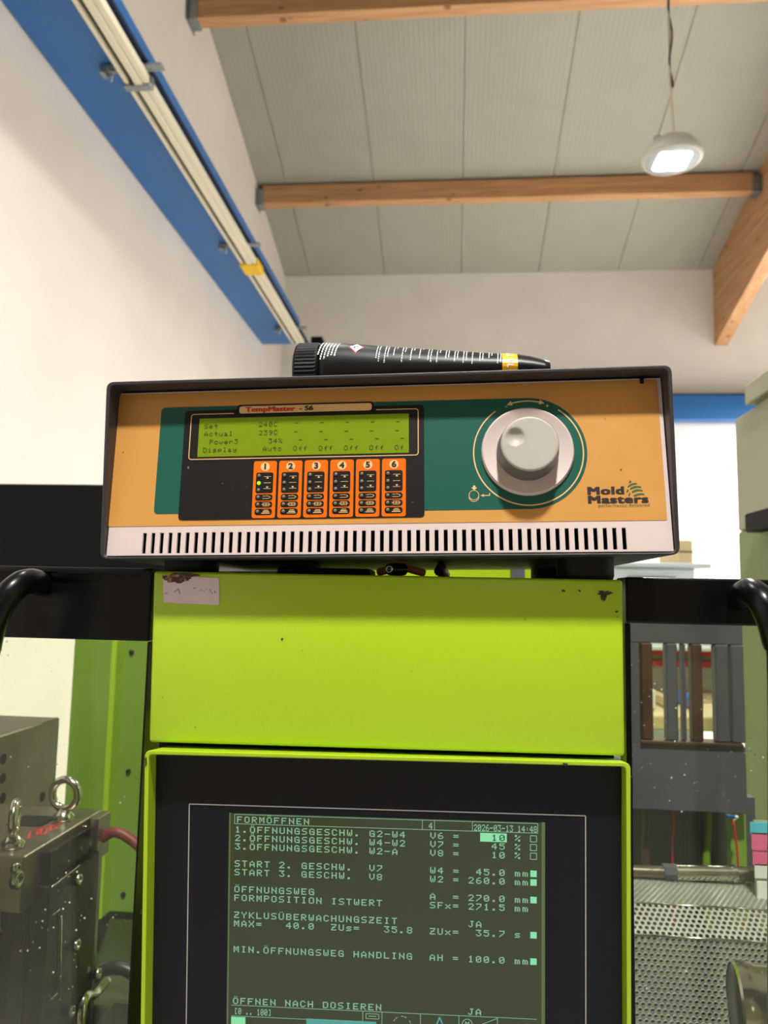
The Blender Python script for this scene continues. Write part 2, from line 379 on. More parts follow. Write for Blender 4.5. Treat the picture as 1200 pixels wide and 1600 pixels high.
# ceiling: a structure slab with one sandwich panel per metre, joints left open
ceil = slab('ceiling', [(XL-.2, YF-.2, zc(YF)+.03-.2*SL), (XR+.2, YF-.2, zc(YF)+.03-.2*SL), (XR+.2, RIDGE, zc(RIDGE)+.03), (XL-.2, RIDGE, zc(RIDGE)+.03)], 0.1, (0, 0, 1), M['galv'])
ceil2 = slab('ceiling', [(XL-.2, RIDGE, zc(RIDGE)+.03), (XR+.2, RIDGE, zc(RIDGE)+.03), (XR+.2, YB+.2, zc(YB)+.03-.2*SL), (XL-.2, YB+.2, zc(YB)+.03-.2*SL)], 0.1, (0, 0, 1), M['galv'])
jx = PY(485, 433, YB).x
x = jx-1.0
edges = [XL]
step = (PY(964.5, 418, YB).x-jx)/4
k = 0
while jx+k*step < XR: edges.append(jx+k*step); k += 1
edges.append(XR)
g = 0.004
for y0, y1, par in ((RIDGE, YB, ceil2), (YF, RIDGE, ceil)):
    for a, b_ in zip(edges, edges[1:]):
        b = bm_new(); P = []
        for dz in (0, .028):
            P += [Vector((a+g, y0, zc(y0)+dz)), Vector((b_-g, y0, zc(y0)+dz)), Vector((b_-g, y1, zc(y1)+dz)), Vector((a+g, y1, zc(y1)+dz))]
        hexa(b, P); obj('ceiling_panel', b, M['ceil'], par)

# purlins between left wall and glulam beam
GX0 = PY(1115, 480, YB).x; GX1 = PY(1136, 540, YB).x
def purlin(pxa, pya, pxb, pyb, label, near=False):
    """bottom front edge through the two pixels; the purlin's top touches the panels"""
    p = PXc(pxa, pya, XL+0.06)
    Y = p.y; zb = p.z; th = 0.13
    t = empty('timber_purlin', ((XL+GX0)/2, Y, zb), label, 'beam')
    x0 = XL+0.075; x1 = GX0-0.075
    b = bm_new()
    P = [Vector((x0, Y, zb)), Vector((x1, Y, zb)), Vector((x1, Y+th, zb)), Vector((x0, Y+th, zb)),
         Vector((x0, Y, zc(Y)-.035)), Vector((x1, Y, zc(Y)-.035)), Vector((x1, Y+th, zc(Y+th)-.002)), Vector((x0, Y+th, zc(Y+th)-.002))]
    hexa(b, P, 0.004, 1); obj('timber', b, M['wood'], t)
    for s, xa in ((1, XL+0.002), (-1, GX0-0.002)):
        b = bm_new(); xb = xa+s*0.085
        box(b, WF, min(xa, xb), max(xa, xb), Y-.012, Y+th+.012, zb-.012, zb-.001)
        for ya in (Y-.012, Y+th+.002): box(b, WF, min(xa, xb), max(xa, xb), ya, ya+.01, zb-.001, zc(Y)-.08)
        xw = xa+s*.006
        box(b, WF, min(xa, xw), max(xa, xw), Y-.05, Y+th+.05, zb-.03, zc(Y)-.08)
        obj('joist_hanger', b, M['galv'], t, label='grey steel joist hanger')
    return t
purlin(408, 318, 1180, 290, 'timber purlin crossing the middle of the ceiling behind the hanging lamp')
purlin(303, 28, 800, 5, 'timber purlin cut by the top edge of the photo')
# glulam beam
t = empty('glulam_beam', ((GX0+GX1)/2, 9, zc(9)-.96), 'deep brown laminated timber beam running along the roof slope at right', 'beam')
hb = (PY(1115, 421, YB)-PY(1115, 540, YB)).z
lams = 8
for i in range(lams):
    z0 = -hb+hb*i/lams; z1 = -hb+hb*(i+1)/lams-.0012; b = bm_new(); P = []
    for z in (z0, z1):
        P += [Vector((GX0, RIDGE, zc(RIDGE)+z)), Vector((GX1, RIDGE, zc(RIDGE)+z)), Vector((GX1, YB, zc(YB)+z)), Vector((GX0, YB, zc(YB)+z))]
    hexa(b, P); obj('lamella', b, M['glulam'], t)

# blue crane rail on the left wall, cable duct under it
ZR = 1.55+3.00; XO = -1.775; YR0, YR1 = -7.5, 8.9
t = empty('crane_rail', ((XL+XO)/2, 4, ZR), 'wide blue steel crane rail running along the top of the left wall', 'rail')
XN = XO-0.0
pa = PZ(147, 0, ZR); pb = PZ(478, 545, ZR); XD = -1.90
b = bm_new(); box(b, WF, XL+.004, XD, YR0, YR1, ZR, ZR+.30, .004); obj('flange', b, M['blue'], t)
b = bm_new(); box(b, WF, XD+.002, XO, YR0, YR1, ZR-.002, ZR+.012, .003); obj('shade_strip', b, M['navy'], t, label='dark navy strip with the shade beside the duct put into its colour')  # shade beside the duct, drawn as a darker strip
ZD = ZR-.075
d = empty('cable_duct', ((XD), 4, ZD), 'long cream cable duct clipped under the blue rail on the left wall', 'duct')
def dx_at(px, py, z): return PZ(px, py, z).x
xl = sum(dx_at(a, c, ZD) for a, c in ((106, 0), (371, 400)))/2; xr = sum(dx_at(a, c, ZD) for a, c in ((146, 0), (399, 400)))/2
w_ = xr-xl
b = bm_new(); box(b, WF, xl, xl+w_*.16, YR0, 8.7, ZD, ZD+.05, .003); obj('duct_edge', b, M['duct'], d)
b = bm_new(); box(b, WF, xl+w_*.16, xl+w_*.40, YR0, 8.7, ZD+.03, ZD+.05); obj('duct_groove', b, M['steeldark'], d)
b = bm_new(); box(b, WF, xl+w_*.40, xl+w_*.72, YR0, 8.7, ZD-.008, ZD+.05, .006); box(b, WF, xl+w_*.74, xr, YR0, 8.7, ZD, ZD+.05, .004); obj('duct_cover', b, M['duct'], d)
ys = [PZ(190, 103, ZR).y, PZ(368, 380, ZR).y, PZ(454, 510, ZR).y]
sp = ys[0]
for i, yy in enumerate(ys+[1.0, 2.2]):
    b = bm_new()
    box(b, WF, xl-.12, xr+.10, yy-.03, yy+.03, ZD+.052, ZD+.066)
    box(b, WF, xl-.12, xl-.09, yy-.03, yy+.03, ZD+.02, ZD+.052)
    lathe(b, (xl-.06, yy, ZD-.02), (0, 0, 1), [(0, 0), (.008, 0), (.008, .08)], 8)
    lathe(b, (xl-.06, yy, ZD+.03), (0, 0, 1), [(0, 0), (.02, 0), (.02, .02)], 6)
    obj('mounting_clip', b, M['galv'], d, label='galvanised clip')
for px, py, L, mk, nm in ((400, 420, .22, 'yellow', 'marker_band'), (227, 135, .05, 'galv', 'duct_joint')):
    c = PZ(px, py, ZD)
    b = bm_new(); box(b, WF, xl-.012, xr+.012, c.y-L/2, c.y+L/2, ZD-.016, ZD+.056, .008)
    obj(nm, b, M[mk], d, label='yellow tape band' if mk == 'yellow' else 'galvanised duct joint')
p = PY(496, 536, 9.0)
b = bm_new(); box(b, WF, p.x-.07, p.x+.07, 8.93, 9.1, p.z-.09, p.z+.06, .006)
box(b, WF, p.x-.03, p.x+.03, 9.1, YB-.005, p.z-.03, p.z+.02)
obj('end_stop', b, M['blackmat'], None, 'small black box on the end wall beside the end of the blue rail', 'box')
# blue beam on the back wall
a = PY(1100, 615, YB-.2); c = PY(1100, 655, YB-.2)
t = empty('wall_rail', (3, YB-.1, c.z), 'blue steel rail on the white end wall right of the controller', 'rail')
b = bm_new(); box(b, WF, -1.6, XR-.05, YB-.2, YB-.185, c.z, a.z-.02); box(b, WF, -1.6, XR-.05, YB-.185, YB-.002, c.z, c.z+.015); obj('web', b, M['blue'], t)
b = bm_new(); box(b, WF, -1.6, XR-.05, YB-.21, YB-.002, a.z-.018, a.z); obj('top_flange', b, M['navy'], t)  # dark shade at the rail's top put into its colour

# ---------------------------------------------------------------- pendant lamps
def lamp(x, y, watts, label, group=None, LAMP_Z=None):
    LAMP_Z = LAMP_Z or globals()['LAMP_Z']
    t = empty('pendant_lamp', (x, y, LAMP_Z), label, 'lamp', group)
    R = .168
    b = bm_new(); lathe(b, (x, y, LAMP_Z), (0, 0, 1), [(R-.02, 0), (R-.004, .004), (R, .015), (R, .045), (R-.012, .062), (R*.86, .075), (R*.74, .10), (R*.4, .112), (.045, .118), (.04, .135), (0, .137)], 40)
    obj('housing', b, M['lampbody'], t)
    b = bm_new(); lathe(b, (x, y, LAMP_Z), (0, 0, 1), [(R-.022, .001), (R-.03, .0), (0, .004)], 40); obj('lens_ring', b, M['galv'], t)
    b = bm_new(); h = .092; pts = quad_round([(-h, -h), (h, -h), (h, h), (-h, h)], .03, 4)
    lo = [Vector((x+u, y+v, LAMP_Z-.004)) for u, v in pts]; hi = [q+Vector((0, 0, .004)) for q in lo]
    poly(b, lo)
    n = len(lo); V1 = [b.verts.new(q) for q in lo]; V2 = [b.verts.new(q) for q in hi]
    for i in range(n): b.faces.new((V1[i], V1[(i+1) % n], V2[(i+1) % n], V2[i]))
    obj('light_window', b, M['lampglow'], t)
    b = bm_new()
    tube(b, spline([(x-.10, y, LAMP_Z+.10), (x-.095, y, LAMP_Z+.15), (x-.06, y, LAMP_Z+.155), (x-.045, y, LAMP_Z+.11)], 5), .004, 6); obj('bracket', b, M['galv'], t)
    top = zc(y)-.003
    b = bm_new(); tube(b, [(x, y, LAMP_Z+.13), (x+.012, y, LAMP_Z+.18), (x-.004, y, LAMP_Z+.5), (x, y, top)], .009, 6); obj('suspension_cable', b, M['duct'], t)
    b = bm_new(); tube(b, [(x+.012, y-.01, LAMP_Z+.45)]+[(x+.004+.009*math.cos(i*.9), y-.009+.009*math.sin(i*.9), LAMP_Z+.45+(top-LAMP_Z-.45)*i/60) for i in range(1, 61)], .0060, 5); obj('power_cable', b, M['blackmat'], t)
    ld = bpy.data.lights.new('lamp_light', 'AREA'); ld.shape = 'DISK'; ld.size = .22; ld.energy = watts; ld.color = (1.0, .975, .935)
    lo_ = bpy.data.objects.new('lamp_light', ld); C.objects.link(lo_); lo_.parent = t; lo_.location = (0, 0, -.012)
    return t
for i, (x, y, wt) in enumerate(LAMPS):
    if i == 0: pc = PY(1050, 252, 4.3); x, y = pc.x, 4.3; LAMP_Z = pc.z; lamp(x, y, wt, 'round white hanging lamp glowing in front of the timber purlin')
    else: lamp(x, y, wt, 'round white hanging lamp '+('above and behind the camera', 'added above the black machine cover to light the left wall', 'added as fill above the pale grey cabinet side of the hall', 'added as fill beyond the laminated beam, halfway down the hall', 'added beyond the laminated beam to brighten the end wall', 'added as fill far behind the camera on the right', 'added as fill farthest behind the camera')[i-1], 'hall lamps outside the frame', LAMP_Z=5.35 if i == 2 else None)  # lamps past the key one are unseen, added as fill

# ================================================================ GREEN BOX
BY = 0.549
cs = [PY(232, 1160, BY+.001), PY(977, 1182, BY+.001), None, None, PY(240, 893, BY), PY(973, 905, BY)]
cs[4].z = cs[5].z = (cs[4].z+cs[5].z)/2
ztop = cs[4].z
fl, frt, tl, tr = cs[0], cs[1], cs[4], cs[5]
D = .30
t = empty('green_box', ((tl.x+tr.x)/2, BY+.15, fl.z), 'lime green steel box below the controller and above the screen', 'box')
b = bm_new()
hexa(b, [fl, frt, frt+Vector((0, D-.004, 0)), fl+Vector((0, D-.004, 0)), tl, tr, tr+Vector((0, D, 0)), tl+Vector((0, D, 0))], .0022, 3)
obj('box_body', b, M['lime'], t, auto=40)
BF = Fr(tl, Matrix(((tr-tl).normalized(), Vector((0, 1, 0)), (tl-fl).normalized())).transposed())
# sticker
def px_poly(fr, pl, w=0.0): return [fr.hit(a, c, w) for a, c in pl]
b = bm_new(); prism(b, BF, px_poly(BF, [(255, 899), (342, 901), (342, 943), (255, 941)]), -.0006, 0.0001); st = obj('sticker', b, M['paper'], t, label='pale pink paper sticker')
b = bm_new()
for a in ([(272, 925), (279, 919), (281, 927)], [(257, 928), (262, 925)], [(302, 918), (306, 917)], [(313, 922), (314, 919)], [(318, 920), (319, 922)], [(322, 920), (323, 918)], [(328, 918), (329, 923)], [(330, 926), (332, 924)], [(335, 921), (336, 925)]):
    q = px_poly(BF, a)
    for i in range(len(q)-1): seg2(b, BF, q[i], q[i+1], .0004, -.0007)
obj('scribble', b, M['ink'], st, fixn=False)
def blob(bm, fr, cx, cy, rx, ry, w, n=26, rough=.35, seed=1):
    rnd = random.Random(seed); pts = []
    for i in range(n):
        a = 2*math.pi*i/n; k = 1-rough*rnd.random(); pts.append(fr.hit(cx+rx*k*math.cos(a), cy+ry*k*math.sin(a)))
    u0, v0 = fr.hit(cx, cy)
    for i in range(n):
        a, c = pts[i], pts[(i+1) % n]; poly(bm, [fr.p(u0, w, v0), fr.p(*[a[0], w, a[1]]), fr.p(*[c[0], w, c[1]])])
b = bm_new(); blob(b, BF, 275, 903, 26, 8, -.0009, seed=3); obj('paint_chip', b, M['rust'], t, label='rusty chipped corner')
for a_ in ((288, 897, 26, 3.5, -.0008, 26, .35, 31), (945, 912, 15, 6, -.0004, 26, .6, 5), (942, 918, 6, 7, -.00045, 20, .5, 8)):
    b = bm_new(); blob(b, BF, *a_)
    obj('paint_chip', b, M['chip'], t, label='dark paint chip')
for i, (x, y, r) in enumerate(((439, 994, 3), (962, 940, 3), (963, 948, 1.5), (720, 940, 1), (880, 909, 3.5), (905, 909, 3), (820, 955, 1.2), (640, 1040, 1), (560, 1005, 1), (250, 1090, 1.2), (470, 1012, 1.2), (690, 925, 1), (300, 1135, 1.5))):
    b = bm_new(); blob(b, BF, x, y, r, r*.7, -.0004, 9, .5, i); obj('paint_chip', b, M['chip'], t)

# ================================================================ SCREEN UNIT
EK = .532/.520
EF = Fr(EYE+(Vector((-.20810, .520, 1.44170))-EYE)*EK, rot(1.55, 4.5, -.55))
EW, EH, RT = .3245*EK, .42, .0030
t = empty('screen_unit', EF.M(), 'machine control screen in lime green frame with German text', 'control panel')
b = bm_new(); RR = quad_round([(0, 0), (EW, 0), (EW, -EH), (0, -EH)], .005, 5); RI = quad_round([(RT, -RT), (EW-RT, -RT), (EW-RT, -EH+RT), (RT, -EH+RT)], .003, 5)
ring_prism(b, EF, RR, RI, 0, .09)
sh_ = EF.R @ Vector((0, 1, 0))
for v_q in b.verts:
    if (v_q.co-EF.O).dot(sh_) > .05: v_q.co += Vector((0, .09, -.009))-sh_*.09
bmesh.ops.remove_doubles(b, verts=b.verts, dist=1e-6)
rim = obj('frame', b, M['lime'], t, label='lime green sheet steel frame')
m_ = rim.modifiers.new('b', 'BEVEL'); m_.width = .0007; m_.segments = 2; m_.limit_method = 'ANGLE'
b = bm_new(); box(b, EF, RT+.0003, EW-RT-.0003, .0135, .020, -EH+RT+.0003, -RT-.0012); obj('front_panel', b, M['sblack'], t, label='black front panel')
b = bm_new(); box(b, WF, -.2155, .1135, .568, .579, 1.36, 1.4408); obj('gap_dark_sheet', b, M['blackmat'], t)  # black sheet added so the gap under the green box stays dark
for a_ in ((883, 1194, 5, 3, -.0004, 9, .5, 3), (228, 1190, 2, 9, -.0004, 14, .6, 4), (221, 1425, 1.6, 8, -.0004, 14, .6, 5)):
    b = bm_new(); blob(b, EF, *a_); obj('paint_chip', b, M['chip'], t)
PW = .0133
fp = Fr(EF.p(0, PW, 0), EF.R)
b = bm_new(); c4 = px_poly(fp, [(296, 1256), (915, 1275), (915, 1599), (292, 1599)])
U0, V0 = c4[0]; U1 = (c4[1][0]+c4[2][0])/2; V1b = -EH+.05; lt = .0007
for a_, b2 in (((U0, V0), (U1, V0)), ((U1, V0), (U1, V1b)), ((U0, V0), (U0, V1b)), ((U0, V1b), (U1, V1b))): seg2(b, fp, a_, b2, lt, -.0003)
obj('border_line', b, M['sline'], t, fixn=False, label='thin pale border line')
# display
s0 = fp.hit(361, 1270); s1 = fp.hit(846, 1286); sb = fp.hit(357, 1599)
SU0, SU1, SV0 = s0[0], s1[0], s0[1]; SV1 = SV0-.152
b = bm_new(); box(b, fp, SU0, SU1, -.0006, .0, SV1, SV0); disp = obj('display', b, M['screen'], t, label='green lit monochrome display')
for a_, c_ in ((SU0-.0012, SU0-.0001), (SU1+.0001, SU1+.0024)):
    b = bm_new(); box(b, fp, a_, c_, -.0005, .0, SV1, SV0); obj('display_edge', b, mat('display_edge', (70, 84, 52), .3, emit=(100, 124, 80), estr=.35), disp)
def cell(bm, px0, py0, px1, py1, w=-.0010):
    a = fp.hit(px0, py0); c = fp.hit(px1, py1); poly(bm, [fp.p(a[0], w, c[1]), fp.p(c[0], w, c[1]), fp.p(c[0], w, a[1]), fp.p(a[0], w, a[1])])
r1 = fp.hit(368, 1295); r21 = fp.hit(364.5, 1562.3); e1 = fp.hit(828.5, 1310)
cu = r1[0]; cp = (e1[0]-cu)/39; rp = (r1[1]-r21[1])/20
def rowv(k): return r1[1]-(k-1)*rp
CH = .0043; CW = cp*.68
tx = bm_new()
rows = {1: [(0, '1.ÖFFNUNGSGESCHW.'), (18, 'G2-W4'), (26, 'V6'), (29, '='), (37, '%')], 2: [(0, '2.ÖFFNUNGSGESCHW.'), (18, 'W4-W2'), (26, 'V7'), (29, '='), (34, '45'), (37, '%')],
 3: [(0, '3.ÖFFNUNGSGESCHW.'), (18, 'W2-A'), (26, 'V8'), (29, '='), (34, '10'), (37, '%')], 5: [(0, 'START 2. GESCHW.'), (18, 'V7'), (26, 'W4 ='), (32, '45.0'), (37, 'mm')],
 6: [(0, 'START 3. GESCHW.'), (18, 'V8'), (26, 'W2 ='), (31, '260.0'), (37, 'mm')], 8: [(0, 'ÖFFNUNGSWEG'), (26, 'A  ='), (31, '270.0'), (37, 'mm')],
 9: [(0, 'FORMPOSITION ISTWERT'), (26, 'SFx='), (31, '271.5'), (37, 'mm')], 11: [(0, 'ZYKLUSÜBERWACHUNGSZEIT'), (31, 'JA')], 12: [(0, 'MAX='), (7, '40.0'), (13, 'ZUs='), (20, '35.8'), (26, 'ZUx='), (32, '35.7'), (37, 's')],
 15: [(0, 'MIN.ÖFFNUNGSWEG HANDLING'), (26, 'AH ='), (31, '100.0'), (37, 'mm')], 21: [(0, 'ÖFFNEN NACH DOSIEREN'), (31, 'JA')]}
for k, L in rows.items():
    for c_, s_ in L: dots(tx, s_, fp, cu+c_*cp, rowv(k), -.0009, CW, CH, cp, grow=.08)
q = fp.hit(371, 1279.7); dots(tx, 'FORMÖFFNEN', fp, q[0], q[1], -.0009, CW, CH, cp, grow=.05)
q = fp.hit(670, 1289.5); dots(tx, '4', fp, q[0], q[1], -.0009, CW*.7, CH, cp)
q = fp.hit(740.5, 1292.2); dots(tx, '2026-03-13 14:48', fp, q[0], q[1], -.0009, cp*.42, CH, cp*.515)
q = fp.hit(367, 1578.5); dots(tx, '[0 .. 100]', fp, q[0], q[1], -.0009, cp*.40, CH, cp*.5)
def pl(pts, th=.0004, bm=None):
    Q = [fp.hit(*p) for p in pts]
    for i in range(len(Q)-1): seg2(bm or tx, fp, Q[i], Q[i+1], th, -.0009)
va = fp.hit(367, 1271.6)[1]; vb = fp.hit(367, 1286.2)[1]; ua = fp.hit(367, 1271.6)[0]; ub = fp.hit(840, 1290)[0]
for v_ in (va, vb): seg2(tx, fp, (ua, v_), (ub, v_), .0004, -.0009)
for px_ in (367, 660, 679, 738, 840):
    u_ = fp.hit(px_, 1285)[0]; seg2(tx, fp, (u_, va), (u_, vb), .0004, -.0009)
vl = fp.hit(362, 1569)[1]; ul = fp.hit(362, 1569)[0]; ur = fp.hit(838.4, 1592)[0]
seg2(tx, fp, (ul, vl), (ur, vl), .0004, -.0009)
vl2 = vl-rp*1.25; seg2(tx, fp, (ul, vl2), (fp.hit(567, 1580)[0], vl2), .0004, -.0009)
for px_ in (567, 597, 657, 717, 777): u_ = fp.hit(px_, 1585)[0]; seg2(tx, fp, (u_, vl), (u_, vl-.012), .0004, -.0009)
pl([(572, 1582.5), (592, 1583.5), (592, 1591), (572, 1590), (572, 1582.5)]); pl([(576, 1586.3), (588, 1587)], .0005)
for k in range(18):
    if k % 3 == 2: continue
    a0 = k*20; q = fp.hit(628, 1601); arc_quads(tx, fp, q[0], q[1], .0062, .0005, a0, a0+14, -.0009, 2)
q = fp.hit(730, 1599); arc_quads(tx, fp, q[0], q[1], .0034, .0005, 0, 360, -.0009, 18); dots(tx, 'M', fp, q[0]-.0014, q[1], -.0009, .0028, .0034, .003)
pl([(751, 1600), (777, 1590)])
for k in (1, 2, 3):
    a = e1[0]; v_ = rowv(k); s_ = .0021
    for A, B_ in (((a, v_-s_), (a+2*s_, v_-s_)), ((a, v_+s_), (a+2*s_, v_+s_)), ((a, v_-s_), (a, v_+s_)), ((a+2*s_, v_-s_), (a+2*s_, v_+s_))): seg2(tx, fp, A, B_, .0005, -.0009)
obj('display_text', tx, M['stext'], disp, fixn=False, label='glowing pale green letters')
for k in (5, 6, 8, 12, 15):
    b = bm_new(); a = e1[0]; v_ = rowv(k); poly(b, [fp.p(a, -.0009, v_-.0022), fp.p(a+.0043, -.0009, v_-.0022), fp.p(a+.0043, -.0009, v_+.0022), fp.p(a, -.0009, v_+.0022)]); obj('field_marker', b, M['shigh'], disp, fixn=False)
b = bm_new()
ha = cu+32.5*cp; hb_ = cu+35.95*cp; v_ = rowv(1)
poly(b, [fp.p(ha, -.0009, v_-.0030), fp.p(hb_, -.0009, v_-.0030), fp.p(hb_, -.0009, v_+.0030), fp.p(ha, -.0009, v_+.0030)])
obj('highlight', b, M['shigh'], disp, fixn=False, label='bright green highlighted field'); b = bm_new()
q = fp.hit(384, 1586); poly(b, [fp.p(ul, -.0009, vl2-.03*.2), fp.p(q[0], -.0009, vl2-.006), fp.p(q[0], -.0009, vl2-.0006), fp.p(ul, -.0009, vl2-.0006)])
obj('cursor_block', b, M['shigh'], disp, fixn=False)
b = bm_new(); dots(b, '10', fp, cu+34*cp, rowv(1), -.0012, CW, CH, cp, grow=.05); obj('field_text', b, M['sdark'], disp, fixn=False)
b = bm_new(); a = fp.hit(479, 1590); c = fp.hit(588, 1594); poly(b, [fp.p(a[0], -.0009, a[1]-.006), fp.p(c[0], -.0009, a[1]-.006), fp.p(c[0], -.0009, a[1]), fp.p(a[0], -.0009, a[1])])
obj('status_field', b, M['steal'], disp, fixn=False); b = bm_new(); q = fp.hit(687, 1588)
for s_ in (-1, 1): seg2(b, fp, (q[0], q[1]), (q[0]+s_*.0032, q[1]-.008), .001, -.0009)
obj('status_symbols', b, M['steal'], disp, fixn=False, label='teal status symbols')
b = bm_new(); box(b, WF, -.215, .113, .580, .650, 1.4005, 1.4408); obj('mounting_neck', b, M['blackmat'], t)
b = bm_new(); box(b, EF, EW+.0005, EW+.0065, .02, .045, -.145, -.016, .0006); box(b, EF, EW+.0003, EW+.0055, .028, .034, -.0160, -.0145); obj('side_hinge', b, M['blackmat'], t, label='black bar on the right side')
# machine bed carrying it
b = bm_new(); box(b, WF, -.10, .03, .5795, .6698, 1.30, 1.40); obj('support_arm', b, M['blackmat'], t)

# ================================================================ CONTROLLER
KF = Fr((-.25602, .530, 1.70135), rot(-.22, .0, -1.40)); KW, KH, KD = .4033, .1303, .27
# rot() pitches about X and rolls about Y
t = empty('temperature_controller', KF.M(), 'temperature controller with ochre front, green display and big grey knob', 'controller')
b = bm_new()
RO = quad_round([(0, 0), (KW, 0), (KW, -KH), (0, -KH)], .0058, 6); th = .0028
RIn = quad_round([(th, -th), (KW-th, -th), (KW-th, -KH+th*.55), (th, -KH+th*.55)], .0040, 6)
ring_prism(b, KF, RO, RIn, 0, KD); bmesh.ops.remove_doubles(b, verts=b.verts, dist=1e-6)
cse = obj('case', b, M['case'], t, auto=35, label='dark grey steel case')
m_ = cse.modifiers.new('b', 'BEVEL'); m_.width = .0011; m_.segments = 3; m_.limit_method = 'ANGLE'; m_.angle_limit = math.radians(50)
b = bm_new(); box(b, KF, th+.0005, KW-th-.0005, KD-.004, KD-.001, -KH+th, -th); obj('back_plate', b, M['blackmat'], t); b = bm_new(); box(b, KF, .004, KW-.004, .03, .032, -KH+.003, -.004); obj('inner_plate', b, M['blackmat'], t)
# sloped bezel
tilt = -math.degrees(math.atan2(.0140, .1235))
ZT = -.0042
PF = Fr(KF.p(0, .0172, ZT), KF.R @ Matrix.Rotation(math.radians(tilt), 3, 'X'))
PL = (KH-.0042-.0026)/math.cos(math.radians(tilt))
eL = px_poly(PF, [(184, 612), (162, 871), (1032, 590), (1050, 866)])
PU0, PU1 = th+.0006, KW-th-.0006
va0 = PF.hit(560, 829)[1]; va1 = PF.hit(560, 862)[1]
sl0 = PF.hit(225.6, 846)[0]; sl1 = PF.hit(975.6, 842)[0]; n = 54; sp = (sl1-sl0)/(n-1); hw = sp*.215
b = bm_new()
box(b, PF, PU0, PU1, 0, .002, va0, 0); box(b, PF, PU0, PU1, 0, .002, -PL, va1)
xs = [PU0]+sum([[sl0+i*sp-hw, sl0+i*sp+hw] for i in range(n)], [])+[PU1]
for i in range(0, len(xs), 2): box(b, PF, xs[i], xs[i+1], .0, .0020, va1, va0)
box(b, PF, PU0, PU0+.0018, .0005, .012, -PL, 0, .0004, 1); box(b, PF, PU1-.0018, PU1, .0005, .012, -PL, 0, .0004, 1)
bez = obj('front_bezel', b, M['bezel'], t, label='pale pinkish plastic bezel with ventilation slots')
# little dark nicks below visor
b = bm_new(); q = PF.hit(1002, 592); box(b, PF, q[0]-.0012, q[0]+.0012, -.002, -.0002, -.004, .001); obj('visor_tab', b, M['blackmat'], t)
# ochre overlay
ovl = px_poly(PF, [(189, 611), (169, 820), (1039, 816), (1029, 590)])
ou0 = (ovl[0][0]+ovl[1][0])/2; ou1 = (ovl[2][0]+ovl[3][0])/2; ov1 = (ovl[1][1]+ovl[2][1])/2; ov0 = -.0012
b = bm_new(); prism(b, PF, quad_round([(ou0, ov0), (ou1, ov0), (ou1, ov1), (ou0, ov1)], .0012, 3), -.0003, -.00002, False)
ov = obj('overlay', b, M['orange'], t, label='ochre front overlay with printed graphics')
# teal field with round right end
kc = PF.hit(829, 708.5); kr = (PF.hit(829, 622)[1]-PF.hit(829, 795.5)[1])/2; kc = (kc[0], (PF.hit(829, 622)[1]+PF.hit(829, 795.5)[1])/2)
ru = PF.hit(917.5, 709)[0]-kr
tl_ = (PF.hit(254, 680)[0]); tl_ = (PF.hit(254.5, 636)[0]+PF.hit(240, 790)[0])/2
pts = [(tl_+.003, kc[1]+kr)]+[]; top = kc[1]+kr; bot = kc[1]-kr
lc = quad_round([(tl_, top), (tl_, bot), (tl_+.05, bot), (tl_+.05, top)], .0035, 5)
lc = [p for p in lc if p[0] < tl_+.03]
pts = lc+[p for p in circ(ru, kc[1], kr, 40, -90, 90)]
b = bm_new(); prism(b, PF, pts, -.0005, -.0002, False); obj('teal_field', b, M['teal'], ov, label='teal green printed field')
# black module panel
def rr(pl4, r, inset=0):
    Q = px_poly(PF, pl4); u0 = (Q[0][0]+Q[3][0])/2; u1 = (Q[1][0]+Q[2][0])/2; v0 = (Q[0][1]+Q[1][1])/2; v1 = (Q[2][1]+Q[3][1])/2
    return quad_round([(u0+inset, v0-inset), (u1-inset, v0-inset), (u1-inset, v1+inset), (u0+inset, v1+inset)], max(r-inset, .0003), 5), (u0, u1, v0, v1)
b = bm_new(); P_, bb = rr([(292, 641), (664, 634.5), (662, 810), (277, 811.5)], .003); prism(b, PF, P_, -.0007, -.0003, False)
P2, _ = rr([(371, 632), (584, 629), (584, 645), (370, 648)], .003); prism(b, PF, P2, -.0007, -.0003, False)
blk = obj('display_module', b, M['pblack'], t, label='black display module')
b = bm_new(); P_, _ = rr([(375, 634.8), (581, 631.2), (581, 642.5), (374, 645.8)], .0022); prism(b, PF, P_, -.0009, -.0006, False); pill = obj('name_plate', b, M['line'], blk)
pc_ = rr([(375, 634.8), (581, 631.2), (581, 642.5), (374, 645.8)], .0022)[1]; vm = (pc_[2]+pc_[3])/2
ta = PF.hit(384, 640)[0]; tb_ = PF.hit(462, 640)[0]
def fit_text(s, fr, ua_, ub_, v, w, size, off, m, par, name, bold=0, sp=1.06):
    bt = text_bm(s, size, fr, 0, v, w, 1.0, 0.0, spacing=sp)
    if bold:
        for kk in (-1, -.66, -.33, .33, .66, 1):
            for vv in (-.00010, .00010): text_bm(s, size, fr, kk*bold, v+vv, w-.00002*kk-.00001*(vv > 0), 1.0, 0.0, bm=bt, spacing=sp)
    inv = fr.R.transposed(); us = [(inv @ (q.co-fr.O)).x for q in bt.verts]; a_, b3 = min(us), max(us)
    k = (ub_-ua_)/(b3-a_)
    for q in bt.verts:
        l = inv @ (q.co-fr.O); l.x = ua_+(l.x-a_)*k; q.co = fr.O+fr.R @ l
    return obj(name, bt, m, par, fixn=False)
fit_text('TempMaster', PF, ta, tb_, vm-.0001, -.0011, .0052, .00012, M['redprint'], pill, 'lettering', bold=.0003)
fit_text('- S6', PF, PF.hit(468, 640)[0], PF.hit(490, 640)[0], vm-.0001, -.0011, .0050, .00014, M['darkprint'], pill, 'lettering', bold=.0003)
